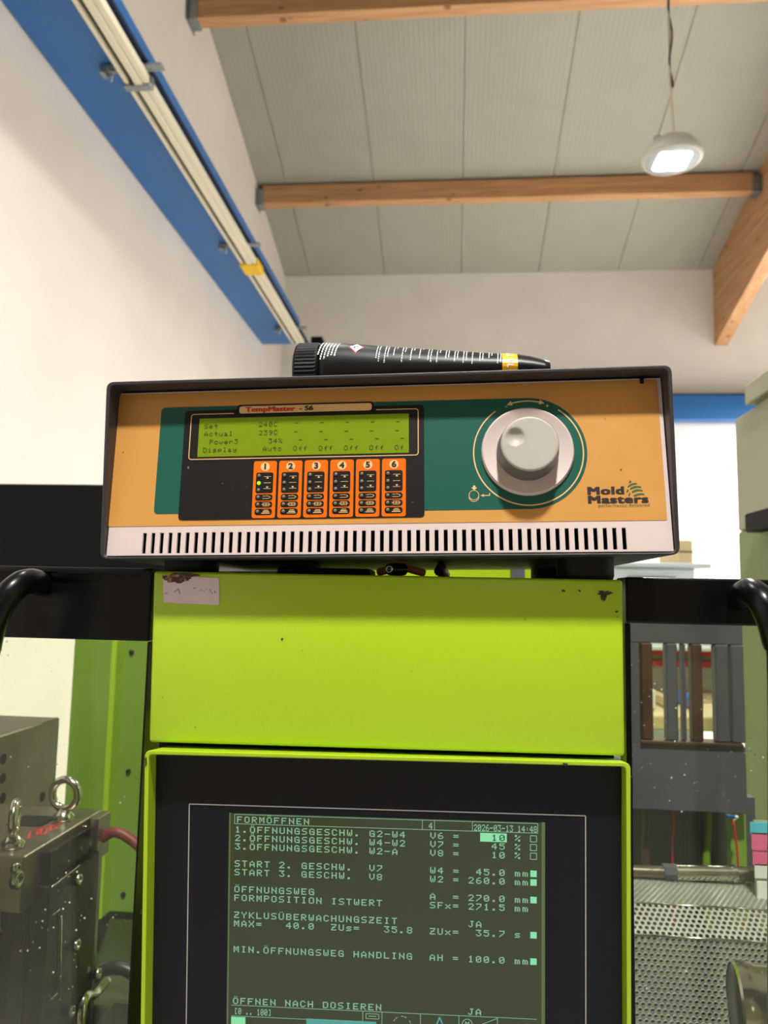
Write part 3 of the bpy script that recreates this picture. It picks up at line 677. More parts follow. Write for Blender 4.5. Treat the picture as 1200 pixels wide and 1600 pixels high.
# cream outline
o1, bo = rr([(301, 647.5), (654, 640), (653, 713), (294.5, 717)], .0022); o2, _ = rr([(301, 647.5), (654, 640), (653, 713), (294.5, 717)], .0022, .0006)
b = bm_new(); cut0, cut1 = PF.hit(366, 645)[0], PF.hit(588, 645)[0]
u0, u1, v0, v1 = bo; ww = -.0009; r_ = .002
seg2(b, PF, (u0+r_, v0), (cut0, v0), .0006, ww); seg2(b, PF, (cut1, v0), (u1-r_, v0), .0006, ww); seg2(b, PF, (u1, v0-r_), (u1, v1+r_), .0006, ww)
seg2(b, PF, (u0+r_, v1), (u1-r_, v1), .0006, ww); seg2(b, PF, (u0, v0-r_), (u0, v1+r_), .0006, ww)
for cx, cy, a0 in ((u0+r_, v0-r_, 90), (u1-r_, v0-r_, 0), (u1-r_, v1+r_, 270), (u0+r_, v1+r_, 180)): arc_quads(b, PF, cx, cy, r_, .0006, a0, a0+90, ww, 6)
obj('outline', b, M['line'], blk, fixn=False)
# LCD
P_, lb = rr([(313, 653.5), (639, 648), (639, 709), (308.5, 713.5)], .0004)
b = bm_new(); prism(b, PF, P_, -.0009, -.0006, False); lcd = obj('lcd', b, M['lcd'], t, label='yellow green LCD')
b = bm_new()
lp = (PF.hit(467.5, 703)[0]-PF.hit(457.8, 703)[0])/9.7*7.9
lch = .0036; lcw = lp*.74
def lcdw(s, px, py): q = PF.hit(px, py); dots(b, s, PF, q[0], q[1], -.0011, lcw, lch, lp, grow=-.06)
lcdw('Set', 320, 667); lcdw('Actual', 320, 679); lcdw('Power3', 328, 691.5); lcdw('Display', 318, 704)
lcdw('240C', 405, 664); lcdw('239C', 405, 677); lcdw('34%', 420, 689.7); lcdw('Auto', 411, 702)
for i in range(5):
    lcdw('-', 461+i*39.5, 662-i*.6); lcdw('-', 459.5+i*39.5, 675.5-i*.5); lcdw('-', 467+i*39.7, 688-i*.6)
    lcdw('Off' if i < 4 else 'Of', 458.5+i*39.6, 701.2-i*.35)
obj('lcd_text', b, M['lcdtext'], lcd, fixn=False, label='dark dot matrix characters')
# six channel blocks
d1 = PF.hit(397.3, 760)[0]; d6 = PF.hit(397.3+40.25*5, 757)[0]; cpit = (d6-d1)/5
ch_ledon = None
for i in range(6):
    du = i*cpit
    def L(px, py): q = PF.hit(px, py); return (q[0]+du, q[1])
    def rl(x0, y0, x1, y1, r):
        a, c = L(x0, y0), L(x1, y1); return quad_round([(a[0], a[1]), (c[0], a[1]), (c[0], c[1]), (a[0], c[1])], r, 4)
    a = L(395.5, 765); c = L(431.7, 765); vt = L(415, 721)[1]; vb_ = L(412, 810)[1]
    b = bm_new(); prism(b, PF, quad_round([(a[0], vt), (c[0], vt), (c[0], vb_), (a[0], vb_)], .0018, 4), -.0010, -.0006, False)
    chn = obj('channel_block', b, M['channel'], t, label='orange channel block')
    uc = (a[0]+c[0])/2
    q = L(415.4, 730); b = bm_new(); prism(b, PF, circ(uc, q[1], .0033, 20), -.0012, -.0009, False); nd = obj('number_disc', b, M['line'], chn)
    bt = text_bm(str(i+1), .0060, PF, uc, q[1]-.0001, -.0014, 1.15, .00025, 'CENTER', bm=None); obj('channel_number', bt, M['darkprint'], chn, fixn=False)
    b = bm_new(); lu = uc-.0042
    def rc(u0, u1, v0, v1, r, w=-.0012): prism(b, PF, quad_round([(u0, v0), (u1, v0), (u1, v1), (u0, v1)], r, 4), w, -.0009, False)
    v1_, v2_ = L(415, 739)[1], L(413, 770.8)[1]; rc(uc-.0064, uc+.0062, v1_, v2_, .0016)
    pv = [(773, 782.5), (784.3, 793.5), (795.5, 805)]
    for y0, y1 in pv: va_, vb2 = L(413, y0)[1], L(412.5, y1)[1]; rc(uc-.0064, uc+.0062, va_, vb2, (va_-vb2)*.48)
    obj('key_field', b, M['pblack'], chn)
    b = bm_new(); w2 = -.0014
    for y_, tri in ((745.5, 1), (755.2, 0), (764.2, -1)):
        v_ = L(414, y_)[1]; seg2(b, PF, (uc-.0006, v_), (uc+.0046, v_), .00028, w2)
        if tri: s_ = .0009*tri; poly(b, [PF.p(uc+.0011, w2, v_-.0015*(1 if tri > 0 else -1)), PF.p(uc+.0031, w2, v_-.0015*(1 if tri > 0 else -1)), PF.p(uc+.0021, w2, v_-.0002*(1 if tri > 0 else -1))])
    for k, (y0, y1) in enumerate(pv):
        v_ = L(412.7, (y0+y1)/2)[1]; h_ = .0011
        if k == 0: seg2(b, PF, (uc-.001, v_-h_*.8), (uc+.0035, v_-h_*.8), .0003, w2); seg2(b, PF, (uc+.0035, v_-h_*.8), (uc+.0048, v_), .0003, w2); seg2(b, PF, (uc+.0035, v_+h_*.8), (uc+.0048, v_), .0003, w2); seg2(b, PF, (uc-.001, v_+h_*.8), (uc+.0012, v_+h_*.8), .0003, w2); seg2(b, PF, (uc+.0014, v_+h_*.8), (uc+.0022, v_+h_*1.3), .0003, w2); seg2(b, PF, (uc+.0022, v_+h_*.8), (uc+.0035, v_+h_*.8), .0003, w2)
        elif k == 1:
            for vv in (v_-h_, v_+h_): seg2(b, PF, (uc-.0004, vv), (uc+.0040, vv), .0003, w2)
            for vv in (v_,): seg2(b, PF, (uc-.0016, vv), (uc+.0050, vv), .0003, w2)
            for uu in (-.0004, .0018, .0040): seg2(b, PF, (uc+uu, v_-h_), (uc+uu, v_+h_), .0003, w2)
        else: seg2(b, PF, (uc+.0002, v_+h_), (uc+.0036, v_+h_), .0004, w2); seg2(b, PF, (uc-.0004, v_), (uc+.0042, v_), .0006, w2); seg2(b, PF, (uc-.0014, v_-h_), (uc+.0048, v_-h_), .0005, w2)
    obj('key_symbols', b, M['line'], chn, fixn=False)
    nrm = PF.R @ Vector((0, -1, 0))
    for k, y_ in enumerate((744, 755.5, 766.3, 777.5, 789, 800)):
        q = L(406, y_); on = (i == 0 and k == 1); b = bm_new()
        lathe(b, PF.p(uc-.0042, -.0010, q[1]), nrm, [(.0014 if on else .0012, 0), (.0012, .0008), (.0007, .0011), (0, .0012)], 12)
        obj('led', b, M['ledon'] if on else M['led'], chn, label='lit green LED' if on else None)
# specks on the black panel
b = bm_new()
for i, (x, y, r) in enumerate(((295, 731, 3), (348, 756, 1.6), (386, 760, .9), (364, 765, .8), (645, 785, 1.4))): blob(b, PF, x, y, r, r*.8, -.0009, 9, .6, i+40)
obj('scratches', b, M['led'], blk, fixn=False, kind='stuff')
# knob
kb = ((PF.hit(752, 706)[0]+PF.hit(897, 706)[0])/2, (PF.hit(824, 639)[1]+PF.hit(824, 774)[1])/2)
kr2 = (PF.hit(897, 706)[0]-PF.hit(752, 706)[0])/2
nrm = PF.R @ Vector((0, -1, 0)); ko = PF.p(kb[0], -.0005, kb[1])
b = bm_new(); lathe(b, ko, nrm, [(kr2, 0), (kr2-.0002, .0016), (kr2-.0012, .0026), (kr2-.003, .0022), (kr2*.78, .0006), (.019, .0002), (0, .0002)], 64); kp = obj('knob_dish', b, M['bezel'], t, auto=45, label='shallow pinkish dish around the knob')
kl = .0186
b = bm_new(); rk = .0212; rt = .0196
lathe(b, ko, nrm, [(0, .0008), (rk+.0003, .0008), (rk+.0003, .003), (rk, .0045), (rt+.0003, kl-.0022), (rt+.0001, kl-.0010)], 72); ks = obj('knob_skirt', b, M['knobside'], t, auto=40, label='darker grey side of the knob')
# front face with finger dimple: grid disc
b = bm_new(); NR, NA = 26, 72; fx = PF.hit(805.5, 681, -.0205); dc = (fx[0]-kb[0], fx[1]-kb[1]); dr = .0062
prev = None; cen = None
for i in range(NR+1):
    r = rt*(i/NR); ringv = []
    for k in range(NA if i else 1):
        a = 2*math.pi*k/NA; u, v = r*math.cos(a), r*math.sin(a); d_ = math.hypot(u-dc[0], v-dc[1])
        h = kl-.0028*max(0, 1-(d_/dr)**2)**.8 if d_ < dr else kl
        if i == NR: h = kl-.0010
        elif i == NR-1: h -= .00015
        ringv.append(b.verts.new(PF.p(kb[0]+u, -.0005-h, kb[1]+v)))
    if i == 1:
        for k in range(NA): b.faces.new((prev[0], ringv[k], ringv[(k+1) % NA])).smooth = True
    elif i > 1:
        for k in range(NA): b.faces.new((prev[k], ringv[k], ringv[(k+1) % NA], prev[(k+1) % NA])).smooth = True
    prev = ringv
obj('knob_face', b, M['knob'], t, label='light grey knob face with finger dimple')
# ring print and arrow
b = bm_new(); rr_ = (PF.hit(911.5, 708)[0]-PF.hit(740, 708)[0])/2; w_ = -.0007; cu2 = ((PF.hit(911.5, 708)[0]+PF.hit(740, 708)[0])/2, kc[1])
arc_quads(b, PF, cu2[0], cu2[1]+.0, rr_, .0009, 125, 421-6, w_, 90)
arc_quads(b, PF, cu2[0], cu2[1], rr_+.0002, .0009, 75, 107, w_, 14)
for a_, s_ in ((73, -1), (109, 1)):
    A = math.radians(a_); ce = Vector((cu2[0]+(rr_+.0002)*math.cos(A), cu2[1]+(rr_+.0002)*math.sin(A))); tg = Vector((-math.sin(A), math.cos(A)))*s_; rd = Vector((math.cos(A), math.sin(A)))
    q0 = ce+tg*.0016; q1 = ce-tg*.0022+rd*.0018; q2 = ce-tg*.0022-rd*.0018; poly(b, [PF.p(q.x, w_, q.y) for q in (q0, q1, q2)])
q = PF.hit(855, 634.5); seg2(b, PF, (q[0]-.001, q[1]), (q[0]+.001, q[1]), .0006, w_); seg2(b, PF, (q[0], q[1]-.001), (q[0], q[1]+.001), .0006, w_)
q = PF.hit(791, 636); seg2(b, PF, (q[0]-.0009, q[1]), (q[0]+.0009, q[1]), .0005, w_)
q = PF.hit(740.5, 774); arc_quads(b, PF, q[0], q[1], .0034, .0004, 0, 360, w_, 24); arc_quads(b, PF, q[0], q[1]-.0012, .0034, .0004, 180, 360, w_, 12)
q = PF.hit(741, 762); seg2(b, PF, (q[0], q[1]+.0014), (q[0], q[1]), .0016, w_); poly(b, [PF.p(q[0]-.0022, w_, q[1]), PF.p(q[0]+.0022, w_, q[1]), PF.p(q[0], w_, q[1]-.002)])
A = PF.hit(753, 774.5); B = PF.hit(765, 774.5); B2 = (B[0], B[1]+.0018); seg2(b, PF, A, B, .0006, w_); seg2(b, PF, B, B2, .0006, w_); poly(b, [PF.p(A[0]-.001, w_, A[1]), PF.p(A[0]+.0014, w_, A[1]+.0011), PF.p(A[0]+.0014, w_, A[1]-.0011)])
obj('dial_print', b, M['line'], ov, fixn=False, label='cream dial ring, arrows and press symbol')
# logo
s1_ = PF.hit(917.5, 767.5); s2_ = PF.hit(975, 767.5); fit_text('Mold', PF, s1_[0], s2_[0], s1_[1]-.0001, -.0006, .0076, .00042, M['darkprint'], ov, 'logo_lettering', bold=.00042, sp=1.12)
s1_ = PF.hit(918.5, 781.3); s2_ = PF.hit(1013, 781.3); fit_text('Masters', PF, s1_[0], s2_[0], s1_[1]-.0001, -.0006, .0076, .00042, M['darkprint'], ov, 'logo_lettering', bold=.00042, sp=1.12)
s1_ = PF.hit(935, 790.3); s2_ = PF.hit(1014.5, 790.3); fit_text('performance delivered', PF, s1_[0], s2_[0], s1_[1], -.0006, .0032, 0.0, M['greenprint'], ov, 'logo_tagline')
b = bm_new()
poly(b, [PF.p(*(lambda q: (q[0], -.0006, q[1]))(PF.hit(*p))) for p in ((983.5, 750), (987, 753), (982.5, 754.5))])
for x0, y0, x1, y1, bul, th_ in ((980.5, 761, 995, 756, 2.4, .0009), (984.5, 764, 1001.5, 761.5, 2.6, .0012), (987.5, 769, 1004, 767, 2.6, .0012), (990, 775, 1006.5, 772.5, 1.8, .0011)):
    prevp = None
    for k in range(9):
        tt = k/8; q = PF.hit(x0+(x1-x0)*tt, y0+(y1-y0)*tt-bul*4*tt*(1-tt)*.8)
        if prevp: seg2(b, PF, prevp, q, th_*(1-.5*abs(tt-.4)), -.0006)
        prevp = q
for x0, y0, x1, y1 in ((979, 769, 981.5, 765), (982, 775, 984, 770.5)): seg2(b, PF, PF.hit(x0, y0), PF.hit(x1, y1), .0009, -.0006)
obj('logo_emblem', b, M['greenprint'], ov, fixn=False, label='green striped dome emblem')
b = bm_new()
for i, (x, y, r) in enumerate(((193, 707, 1.5), (970, 734, 2), (945, 655, 1.2))): blob(b, PF, x, y, r, r*.8, -.0005, 8, .5, i+70)
obj('stains', b, M['chip'], ov, fixn=False, kind='stuff')
# feet: rest on the green box
fz = ztop+.0002
def foot(px, Yc, rad, nm='rubber_foot'):
    p = PY(px, 890, Yc); kz = (KF.p(p.x-KF.O.x, 0, -KH)).z
    b = bm_new(); lathe(b, (p.x, Yc, fz), (0, 0, 1), [(0, 0), (rad*.93, 0), (rad*.97, .001), (rad, .003), (rad, kz-fz+.0002), (0, kz-fz+.0002)], 36); obj(nm, b, M['rubber'], t, auto=40, label='black rubber foot')
foot(914, .575, .0205); foot(300, .575, .0205); foot(862, .78, .0205); foot(470, .78, .0205)

# things in the gap below the controller
def gz(px, py, Y): return PY(px, py, Y)
p = PY(510, 886, .60); b = bm_new(); box(b, WF, p.x-.036, p.x+.036, .585, .63, fz, fz+.0055, .0015); obj('flat_plug', b, M['blackmat'], None, 'flat black plug lying under the middle of the controller', 'plug')
p = PY(620, 886, .572); t2 = empty('ball_knob', (p.x, .572, fz), 'shiny black ball knob under the controller', 'knob')
b = bm_new(); r_ = .0072
prof = [(0, -r_*1.6)]+[(r_*math.sin(math.radians(a))**.75, -r_*1.6*math.cos(math.radians(a))) for a in range(15, 180, 15)]+[(0, r_*1.6)]
c_ = Vector((p.x, .572, fz+.0049)); r_ = .0047
lathe(b, c_, (1, 0, 0), [(0, -.0085), (.003, -.0083), (.0044, -.006), (.0047, -.002), (.0047, .004), (.004, .0068), (.002, .0082), (0, .0085)], 24); obj('ball', b, mat('gloss_black', (12, 12, 12), .12), t2)
b = bm_new(); lathe(b, c_+Vector((-.0052, -.0046, 0)), (-.25, -1, 0), [(.0030, -.001), (.0030, .0002), (.0019, .0004), (.0017, -.0006), (0, -.0006)], 20); obj('end_ring', b, M['steelbrt'], t2, label='small metal ring')
b = bm_new(); p0 = PY(592, 890, .60); p1 = PY(662, 890, .60)
tube(b, spline([(p0.x, .60, fz+.0035), (p0.x+.012, .592, fz+.006), ((p0.x+p1.x)/2, .59, fz+.009), (p1.x-.01, .592, fz+.006), (p1.x, .60, fz+.0035)], 6), .0030, 10)
obj('salmon_cable', b, M['salmon'], None, 'salmon coloured cable arching behind the shiny black ball knob', 'cable')
b = bm_new(); p0 = PY(690, 880, .62); tube(b, spline([(p0.x-.002, .612, fz+.0045), (p0.x, .618, fz+.0085), (p0.x-.001, .64, fz+.0085), (p0.x+.002, .70, fz+.006), (p0.x+.002, .74, fz+.0045)], 6), .0042, 10)
obj('maroon_cable', b, M['maroon'], None, 'short dark red cable under the controller right of the ball knob', 'cable')

# ================================================================ ADHESIVE TUBE on top of the controller
TY = .60
def ktop(x): return KF.p(x-KF.O.x, TY-KF.O.y, 0).z
cL = PY(464.5, 560, TY).x; cR = PY(504, 560, TY).x; tR = PY(852, 570, TY).x
ztc = PY(485, 538, TY).z; zb0 = ktop(cL); cr = (ztc-zb0)/2-.0003
slope = (ktop(tR)-ktop(cL))/(tR-cL)
T0 = Vector((cL, TY, zb0+cr+.0004))
t = empty('adhesive_tube', (cL, TY, zb0), 'black squeezed adhesive tube lying on top of the controller', 'tube')
ax = Vector((1, 0, slope)).normalized()
b = bm_new(); n = 96; cl = cR-cL
rings = []
for d_, rs in ((0, .0), (0, .80), (.0012, .93), (.003, 1), (cl-.003, 1), (cl-.0012, .97), (cl, .9), (cl, 0)):
    if rs == 0: rings.append([b.verts.new(T0+ax*d_)]); continue
    rings.append([b.verts.new(T0+ax*d_+Vector((0, math.sin(2*math.pi*k/n), math.cos(2*math.pi*k/n)))*cr*rs*(.972 if (k % 2 and .002 < d_ < cl-.002) else 1)) for k in range(n)])
for A, B_ in zip(rings, rings[1:]):
    for k in range(n):
        j = (k+1) % n
        if len(A) == 1: b.faces.new((A[0], B_[k], B_[j]))
        elif len(B_) == 1: b.faces.new((A[k], A[j], B_[0]))
        else: b.faces.new((A[k], A[j], B_[j], B_[k]))
obj('cap', b, M['rubber'], t, label='ribbed black screw cap')
TLn = tR-cR-.001
# top profile of the tube in px (s -> half height); crimp at far end
zt1 = PY(512, 537, TY).z
def tsec(s):
    """s 0..1 : returns (half width in y, half height, centre z)"""
    x = cR+.001+TLn*s; base = ktop(x)+.0005
    px = 505+345*s
    topy = [(0, 538), (.1, 539), (.75, 557), (.86, 559), (.93, 563.5), (1, 571.5)]
    for (a, ya), (c, yc) in zip(topy, topy[1:]):
        if s <= c+1e-9: ty = ya+(yc-ya)*(s-a)/(c-a); break
    zt = PY(px, ty, TY).z; hh = max((zt-base)/2, .0011)
    hy = cr*(.93+.5*s)
    return x, hy, hh, base+hh
b = bm_new(); NS, NT = 40, 40; rings = []
def tsurf(s, th, off=0.0):
    x, hy, hh, cz = tsec(s); return Vector((x, TY-math.sin(th)*(hy+off), cz+math.cos(th)*(hh+off)))
for i in range(NS+1): rings.append([b.verts.new(tsurf(i/NS, 2*math.pi*k/NT)) for k in range(NT)])
for A, B_ in zip(rings, rings[1:]):
    for k in range(NT): b.faces.new((A[k], A[(k+1) % NT], B_[(k+1) % NT], B_[k])).smooth = True
b.faces.new(rings[0]); b.faces.new(rings[-1][::-1])
obj('tube_body', b, M['tubeblack'], t, label='black tube body with white small print')
def patch(bm, s0, s1, t0, t1, off=.00015, ns=1, nt=3):
    for i in range(ns):
        for k in range(nt):
            a0, a1 = s0+(s1-s0)*i/ns, s0+(s1-s0)*(i+1)/ns; b0, b1 = t0+(t1-t0)*k/nt, t0+(t1-t0)*(k+1)/nt
            poly(bm, [tsurf(a0, b0, off), tsurf(a1, b0, off), tsurf(a1, b1, off), tsurf(a0, b1, off)])
rnd = random.Random(4); b = bm_new()
def textcol(s, t0, t1, w_=.0032, sh=-.010):
    tt = t0
    while tt < t1:
        l = rnd.uniform(.04, .10); f = (tt-t0)/1.2; patch(b, s+sh*f, s+sh*f+w_, tt, min(tt+l, t1), nt=1); tt += l+rnd.uniform(.02, .035)
for i in range(6): textcol(.008+i*.0145, .25+.03*i, rnd.uniform(1.15, 1.45), .0062, -.022)
s = .26
while s < .80:
    lines = rnd.choice((1, 2, 2))
    for k in range(lines): textcol(s+k*.012, .2, rnd.uniform(.7, 1.5) if k else rnd.uniform(1.2, 1.55), .0040, -.008)
    s += .038 if lines == 2 else .032
patch(b, .01, .5, 1.98, 2.03, ns=20, nt=1); patch(b, .155, .162, 2.03, 2.2, nt=2)
obj('small_print', b, M['white'], t, fixn=False, label='white small print')
b = bm_new(); patch(b, .80, .865, .05, 2.2, nt=12); obj('yellow_band', b, M['amber'], t, fixn=False, label='yellow band')
b = bm_new()
for tt in (.7, .95, 1.3, 1.55): patch(b, .82, .847, tt, tt+.07, .0003); patch(b, .82, .826, tt+.07, tt+.15, .0003)
obj('band_print', b, M['white'], t, fixn=False)
def dia(bm, sc, tc_, rs_, rt_, off):
    N = 4
    c = [(0, -1), (1, 0), (0, 1), (-1, 0)]
    for i in range(4):
        a, d_ = c[i], c[(i+1) % 4]
        for k in range(N):
            f0, f1 = k/N, (k+1)/N
            poly(bm, [tsurf(sc+rs_*(a[0]*f0), tc_+rt_*(a[1]*f0), off), tsurf(sc+rs_*a[0]*f1, tc_+rt_*a[1]*f1, off), tsurf(sc+rs_*d_[0]*f1, tc_+rt_*d_[1]*f1, off), tsurf(sc+rs_*d_[0]*f0, tc_+rt_*d_[1]*f0, off)])
b = bm_new(); dia(b, .162, .80, .036, .36, .0002); sy = obj('hazard_symbol', b, M['red'], t, fixn=False, label='red edged hazard diamond')
b = bm_new(); dia(b, .162, .80, .029, .29, .0004); obj('symbol_field', b, M['white'], sy, fixn=False)
b = bm_new(); patch(b, .152, .158, .78, .92, .0006, nt=2); patch(b, .158, .166, .74, .79, .0006, nt=1); patch(b, .166, .172, .76, .80, .0006, nt=1); obj('symbol_mark', b, M['ink'], sy, fixn=False)

# ================================================================ GUARD DOORS
DY = .60
def door(side):
    sgn = -1 if side == 'l' else 1
    if side == 'l':
        t = empty('guard_door', (-.6, DY, .9), 'black framed guard door with window left of the green box', 'door')
        zt, zb_ = PY(120, 886, DY).z, PY(120, 999, DY).z; x1 = PY(236, 940, DY).x; x0 = -1.3; xs_ = PY(227.5, 1080, DY).x
    else:
        t = empty('guard_door', (.6, DY, .9), 'black framed guard door with window right of the green box', 'door')
        zt, zb_ = PY(1090, 903.5, DY).z, PY(1090, 976, DY).z; x0 = PY(976, 940, DY).x+.001; x1 = 1.3
    b = bm_new(); box(b, WF, x0, x1, DY, DY+.035, zb_, zt, .0016, 2); obj('top_rail', b, M['black'], t, label='black top rail')
    if side == 'l':
        b = bm_new(); box(b, WF, x0, x1, DY-.004, DY-.0002, PY(120, 896, DY).z, zt-.001, .001, 1); obj('rail_lip', b, M['black'], t)
        b = bm_new(); box(b, WF, xs_, x1, DY, DY+.035, .95, zb_-.0003, .001, 1); obj('stile', b, M['black'], t)
        b = bm_new(); box(b, WF, x0, xs_-.0003, DY+.014, DY+.018, .95, zb_-.0003); obj('window_pane', b, M['glass'], t, label='clear plastic window')
        hp = [PY(62, 912, DY-.001), PY(50, 908, DY-.03), PY(28, 915, DY-.05), PY(0, 948, DY-.06), PY(-20, 1010, DY-.06), PY(-28, 1100, DY-.06), PY(-30, 1700, DY-.06)]
    else:
        b = bm_new(); box(b, WF, x0, x0+.004, DY+.004, DY+.019, .95, zb_-.0003, .0005, 1); obj('stile', b, M['black'], t)
        b = bm_new(); box(b, WF, x0+.0043, x1, DY+.014, DY+.018, .95, zb_-.0003); obj('window_pane', b, M['glass'], t, label='clear plastic window')
        hp = [PY(1160, 934, DY-.001), PY(1163, 928, DY-.02), PY(1176, 926, DY-.045), PY(1196, 948, DY-.06), PY(1214, 1000, DY-.06), PY(1224, 1080, DY-.06), PY(1226, 1700, DY-.06)]
    e = hp[-1]; hp += [e+Vector((0, .0, -.08)), e+Vector((0, .02, -.10)), Vector((e.x, DY+.013, e.z-.104))]
    b = bm_new(); tube(b, spline(hp, 8), .0098, 16); obj('handle', b, M['black'], t, auto=60, label='glossy black tubular handle')
    b = bm_new(); box(b, WF, min(x0, x1), max(x0, x1), DY, DY+.035, .7800, .9498, .001, 1); obj('bottom_rail', b, M['black'], t)
    return t
door('l'); door('r')

# ================================================================ MACHINE BODY AND INTERIOR
# bed
t = empty('machine_bed', (0, 1.1, 0), 'green base of the moulding machine below the guard doors', 'machine')
b = bm_new(); box(b, WF, -1.5, 1.6, .70, 1.7, .0, .78, .01); obj('bed_body', b, M['green'], t)
b = bm_new(); box(b, WF, -1.5, 1.6, .58, .699, .60, .7795, .004); obj('front_sill', b, M['blackmat'], t)
b = bm_new(); box(b, WF, -.11, .04, .6700, .699, .7800, 1.4400, .003)
obj('support_post', b, M['blackmat'], None, 'black post behind the screen carrying it and the green box', 'post')

# black block behind left
pa = PY(164, 757, 1.55); b = bm_new(); box(b, WF, -1.8, -.27, 1.55, 1.69, 1.50, pa.z, .004)
t = empty('black_cover', (-.8, 1.6, 1.50), 'large black machine cover behind the left end of the controller', 'cover'); obj('cover_body', b, M['blackmat'], t)
b = bm_new(); box(b, WF, -1.45, -1.4, 1.57, 1.67, .7805, 1.4998); obj('cover_leg', b, M['blackmat'], t)
# green cover behind gap
b = bm_new(); a = PY(500, 862, 1.15); c = PY(845, 862, 1.15)
t = empty('green_cover', (0, 1.25, .78), 'lime green machine housing glimpsed through the gap under the controller', 'housing')
box(b, WF, -.22, c.x, 1.15, 1.5, .7805, a.z, .003); obj('housing_body', b, M['lime'], t)
b = bm_new(); q = PY(807, 885, 1.12); box(b, WF, q.x-.006, q.x+.012, 1.12, 1.1495, q.z-.15, q.z+.06); obj('cover_bracket', b, M['greyplate'], t)

# left interior: green column
YC = 1.25
xa = PY(110, 1100, YC).x; xb = PY(173, 1100, YC).x; xe = PY(245, 1100, YC).x
zt = PY(150, 985, YC).z; zb2 = PY(150, 1432, YC).z
t = empty('column_cover', ((xa+xe)/2, YC+.1, zb2), 'green steel column cover seen through the left door window', 'cover')
b = bm_new(); box(b, WF, xa, xb, YC, YC+.25, zb2, 1.575, .002, 1); obj('column_face', b, M['green'], t)
b = bm_new(); box(b, WF, xb+.0005, xb+.010, YC-.012, YC+.2, zb2, 1.575, .002, 1); obj('column_edge', b, M['lime'], t, label='bright folded edge')
b = bm_new(); x2 = PY(197, 1100, YC+.05).x; box(b, WF, xb+.011, x2, YC+.05, YC+.2, zb2, 1.575); obj('column_recess', b, M['green'], t)
b = bm_new(); box(b, WF, x2+.0005, xe, YC+.02, YC+.2, zb2, 1.575, .002, 1); obj('side_sheet', b, M['green'], t)
for px, py in ((206, 1019), (201, 1205), (193, 1397)):
    p = PY(px, py, YC+.02); b = bm_new(); lathe(b, (p.x, YC+.0198, p.z), (0, -1, 0), [(0, .0), (.004, 0), (.004, .003), (.002, .004), (0, .0035)], 10); obj('screw', b, M['blackmat'], t)
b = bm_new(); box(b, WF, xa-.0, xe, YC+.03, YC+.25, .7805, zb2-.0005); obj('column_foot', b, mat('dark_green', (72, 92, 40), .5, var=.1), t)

# upper-left platen block
p = PY(94, 1121, 1.12); xk = p.x; zk = p.z
t = empty('steel_platen', (xk-.2, .95, .9), 'drilled steel platen at the left edge behind the window', 'platen')
def drilled(name, x, y0, y1, z0, z1, xw, m, par, holes, r=.008, chamf=.002):
    b = bm_new(); box(b, WF, xw, x, y0, y1, z0, z1, chamf, 1); o = obj(name, b, m, par); 
    for hy, hz in holes:
        b = bm_new(); lathe(b, (x, hy, hz), (1, 0, 0), [(r*1.15, .0), (r*1.1, .0008), (r, .0004)], 16); lathe(b, (x, hy, hz), (1, 0, 0), [(r, .0005), (r*.9, .00045), (0, .0004)], 16)
        obj('hole', b, M['blackmat'], o)
    return o
drilled('platen_body', xk, .70, 1.12, .7805, zk, -1.2, M['steel'], t, [(PXc(px, py, xk).y, PXc(px, py, xk).z) for px, py in ((5, 1186), (4, 1216), (4, 1247), (66, 1245))], .006)
# mould
p = PY(160, 1264.5, .95); xm = p.x; zm = p.z; yn = PXc(37, 1347, xm).y
t = empty('injection_mould', (xm-.15, .86, .8), 'oily steel injection mould with eye bolts behind the left window', 'mould')
b = bm_new(); box(b, WF, xm-.17, xm, yn, .95, zm-.055, zm, .0012, 1); obj('clamp_plate', b, M['steel'], t)
b = bm_new(); box(b, WF, xm-.165, xm-.004, yn+.02, .945, .7805, zm-.0555, .001, 1); obj('mould_body', b, M['steeldark'], t)
b = bm_new(); box(b, WF, xm-.13, xm-.03, yn-.004, yn+.019, .7805, zm-.056, .0015, 1); obj('front_bar', b, M['steel'], t)
q = PXc(81, 1386, xm+.018)
b = bm_new(); box(b, WF, xm-.0035, xm+.016, q.y, .915, .7805, q.z, .001, 1); sp_ = obj('side_plate', b, M['steeldark'], t)
b = bm_new(); box(b, WF, xm+.0005, xm+.010, yn+.035, .90, zm-.045, zm-.006, .001, 1); obj('upper_bar', b, M['steeldark'], t)
b = bm_new(); box(b, WF, xm+.0005, xm+.012, .915, .948, zm-.05, zm-.001, .001, 1); box(b, WF, xm-.003, xm+.006, .918, .945, .7805, zm-.052, .001, 1); obj('end_block', b, M['steel'], t)
for px, py, r in ((117, 1374, .006), (86, 1401, .006), (114, 1476, .006), (82, 1507, .006), (52, 1376, .009), (152, 1303, .009), (155, 1324, .005), (97, 1440, .004), (148, 1521, .006), (50, 1358, .005), (106, 1580, .006), (92, 1568, .006)):
    q = PXc(px, py, xm+.017); b = bm_new()
    x0 = xm-.004 if q.y < yn+.07 or py < 1345 else xm+.0162
    lathe(b, (x0+.001, q.y, q.z), (1, 0, 0), [(0, 0), (r, 0), (r, .0055), (r*.85, .0065), (r*.55, .0065), (r*.5, .003), (0, .003)], 16); obj('socket_screw', b, M['steelbrt'], t)
b = bm_new()
for px0, py0, px1, py1 in ((81, 1386, 124, 1352), (82, 1430, 93, 1421), (78, 1563, 89, 1552), (96, 1430, 94, 1560)):
    A = PXc(px0, py0, xm+.018); B = PXc(px1, py1, xm+.018)
    tube(b, [A, B], .0010, 6)
obj('edge_strips', b, M['steelbrt'], t, label='bright bare edges')
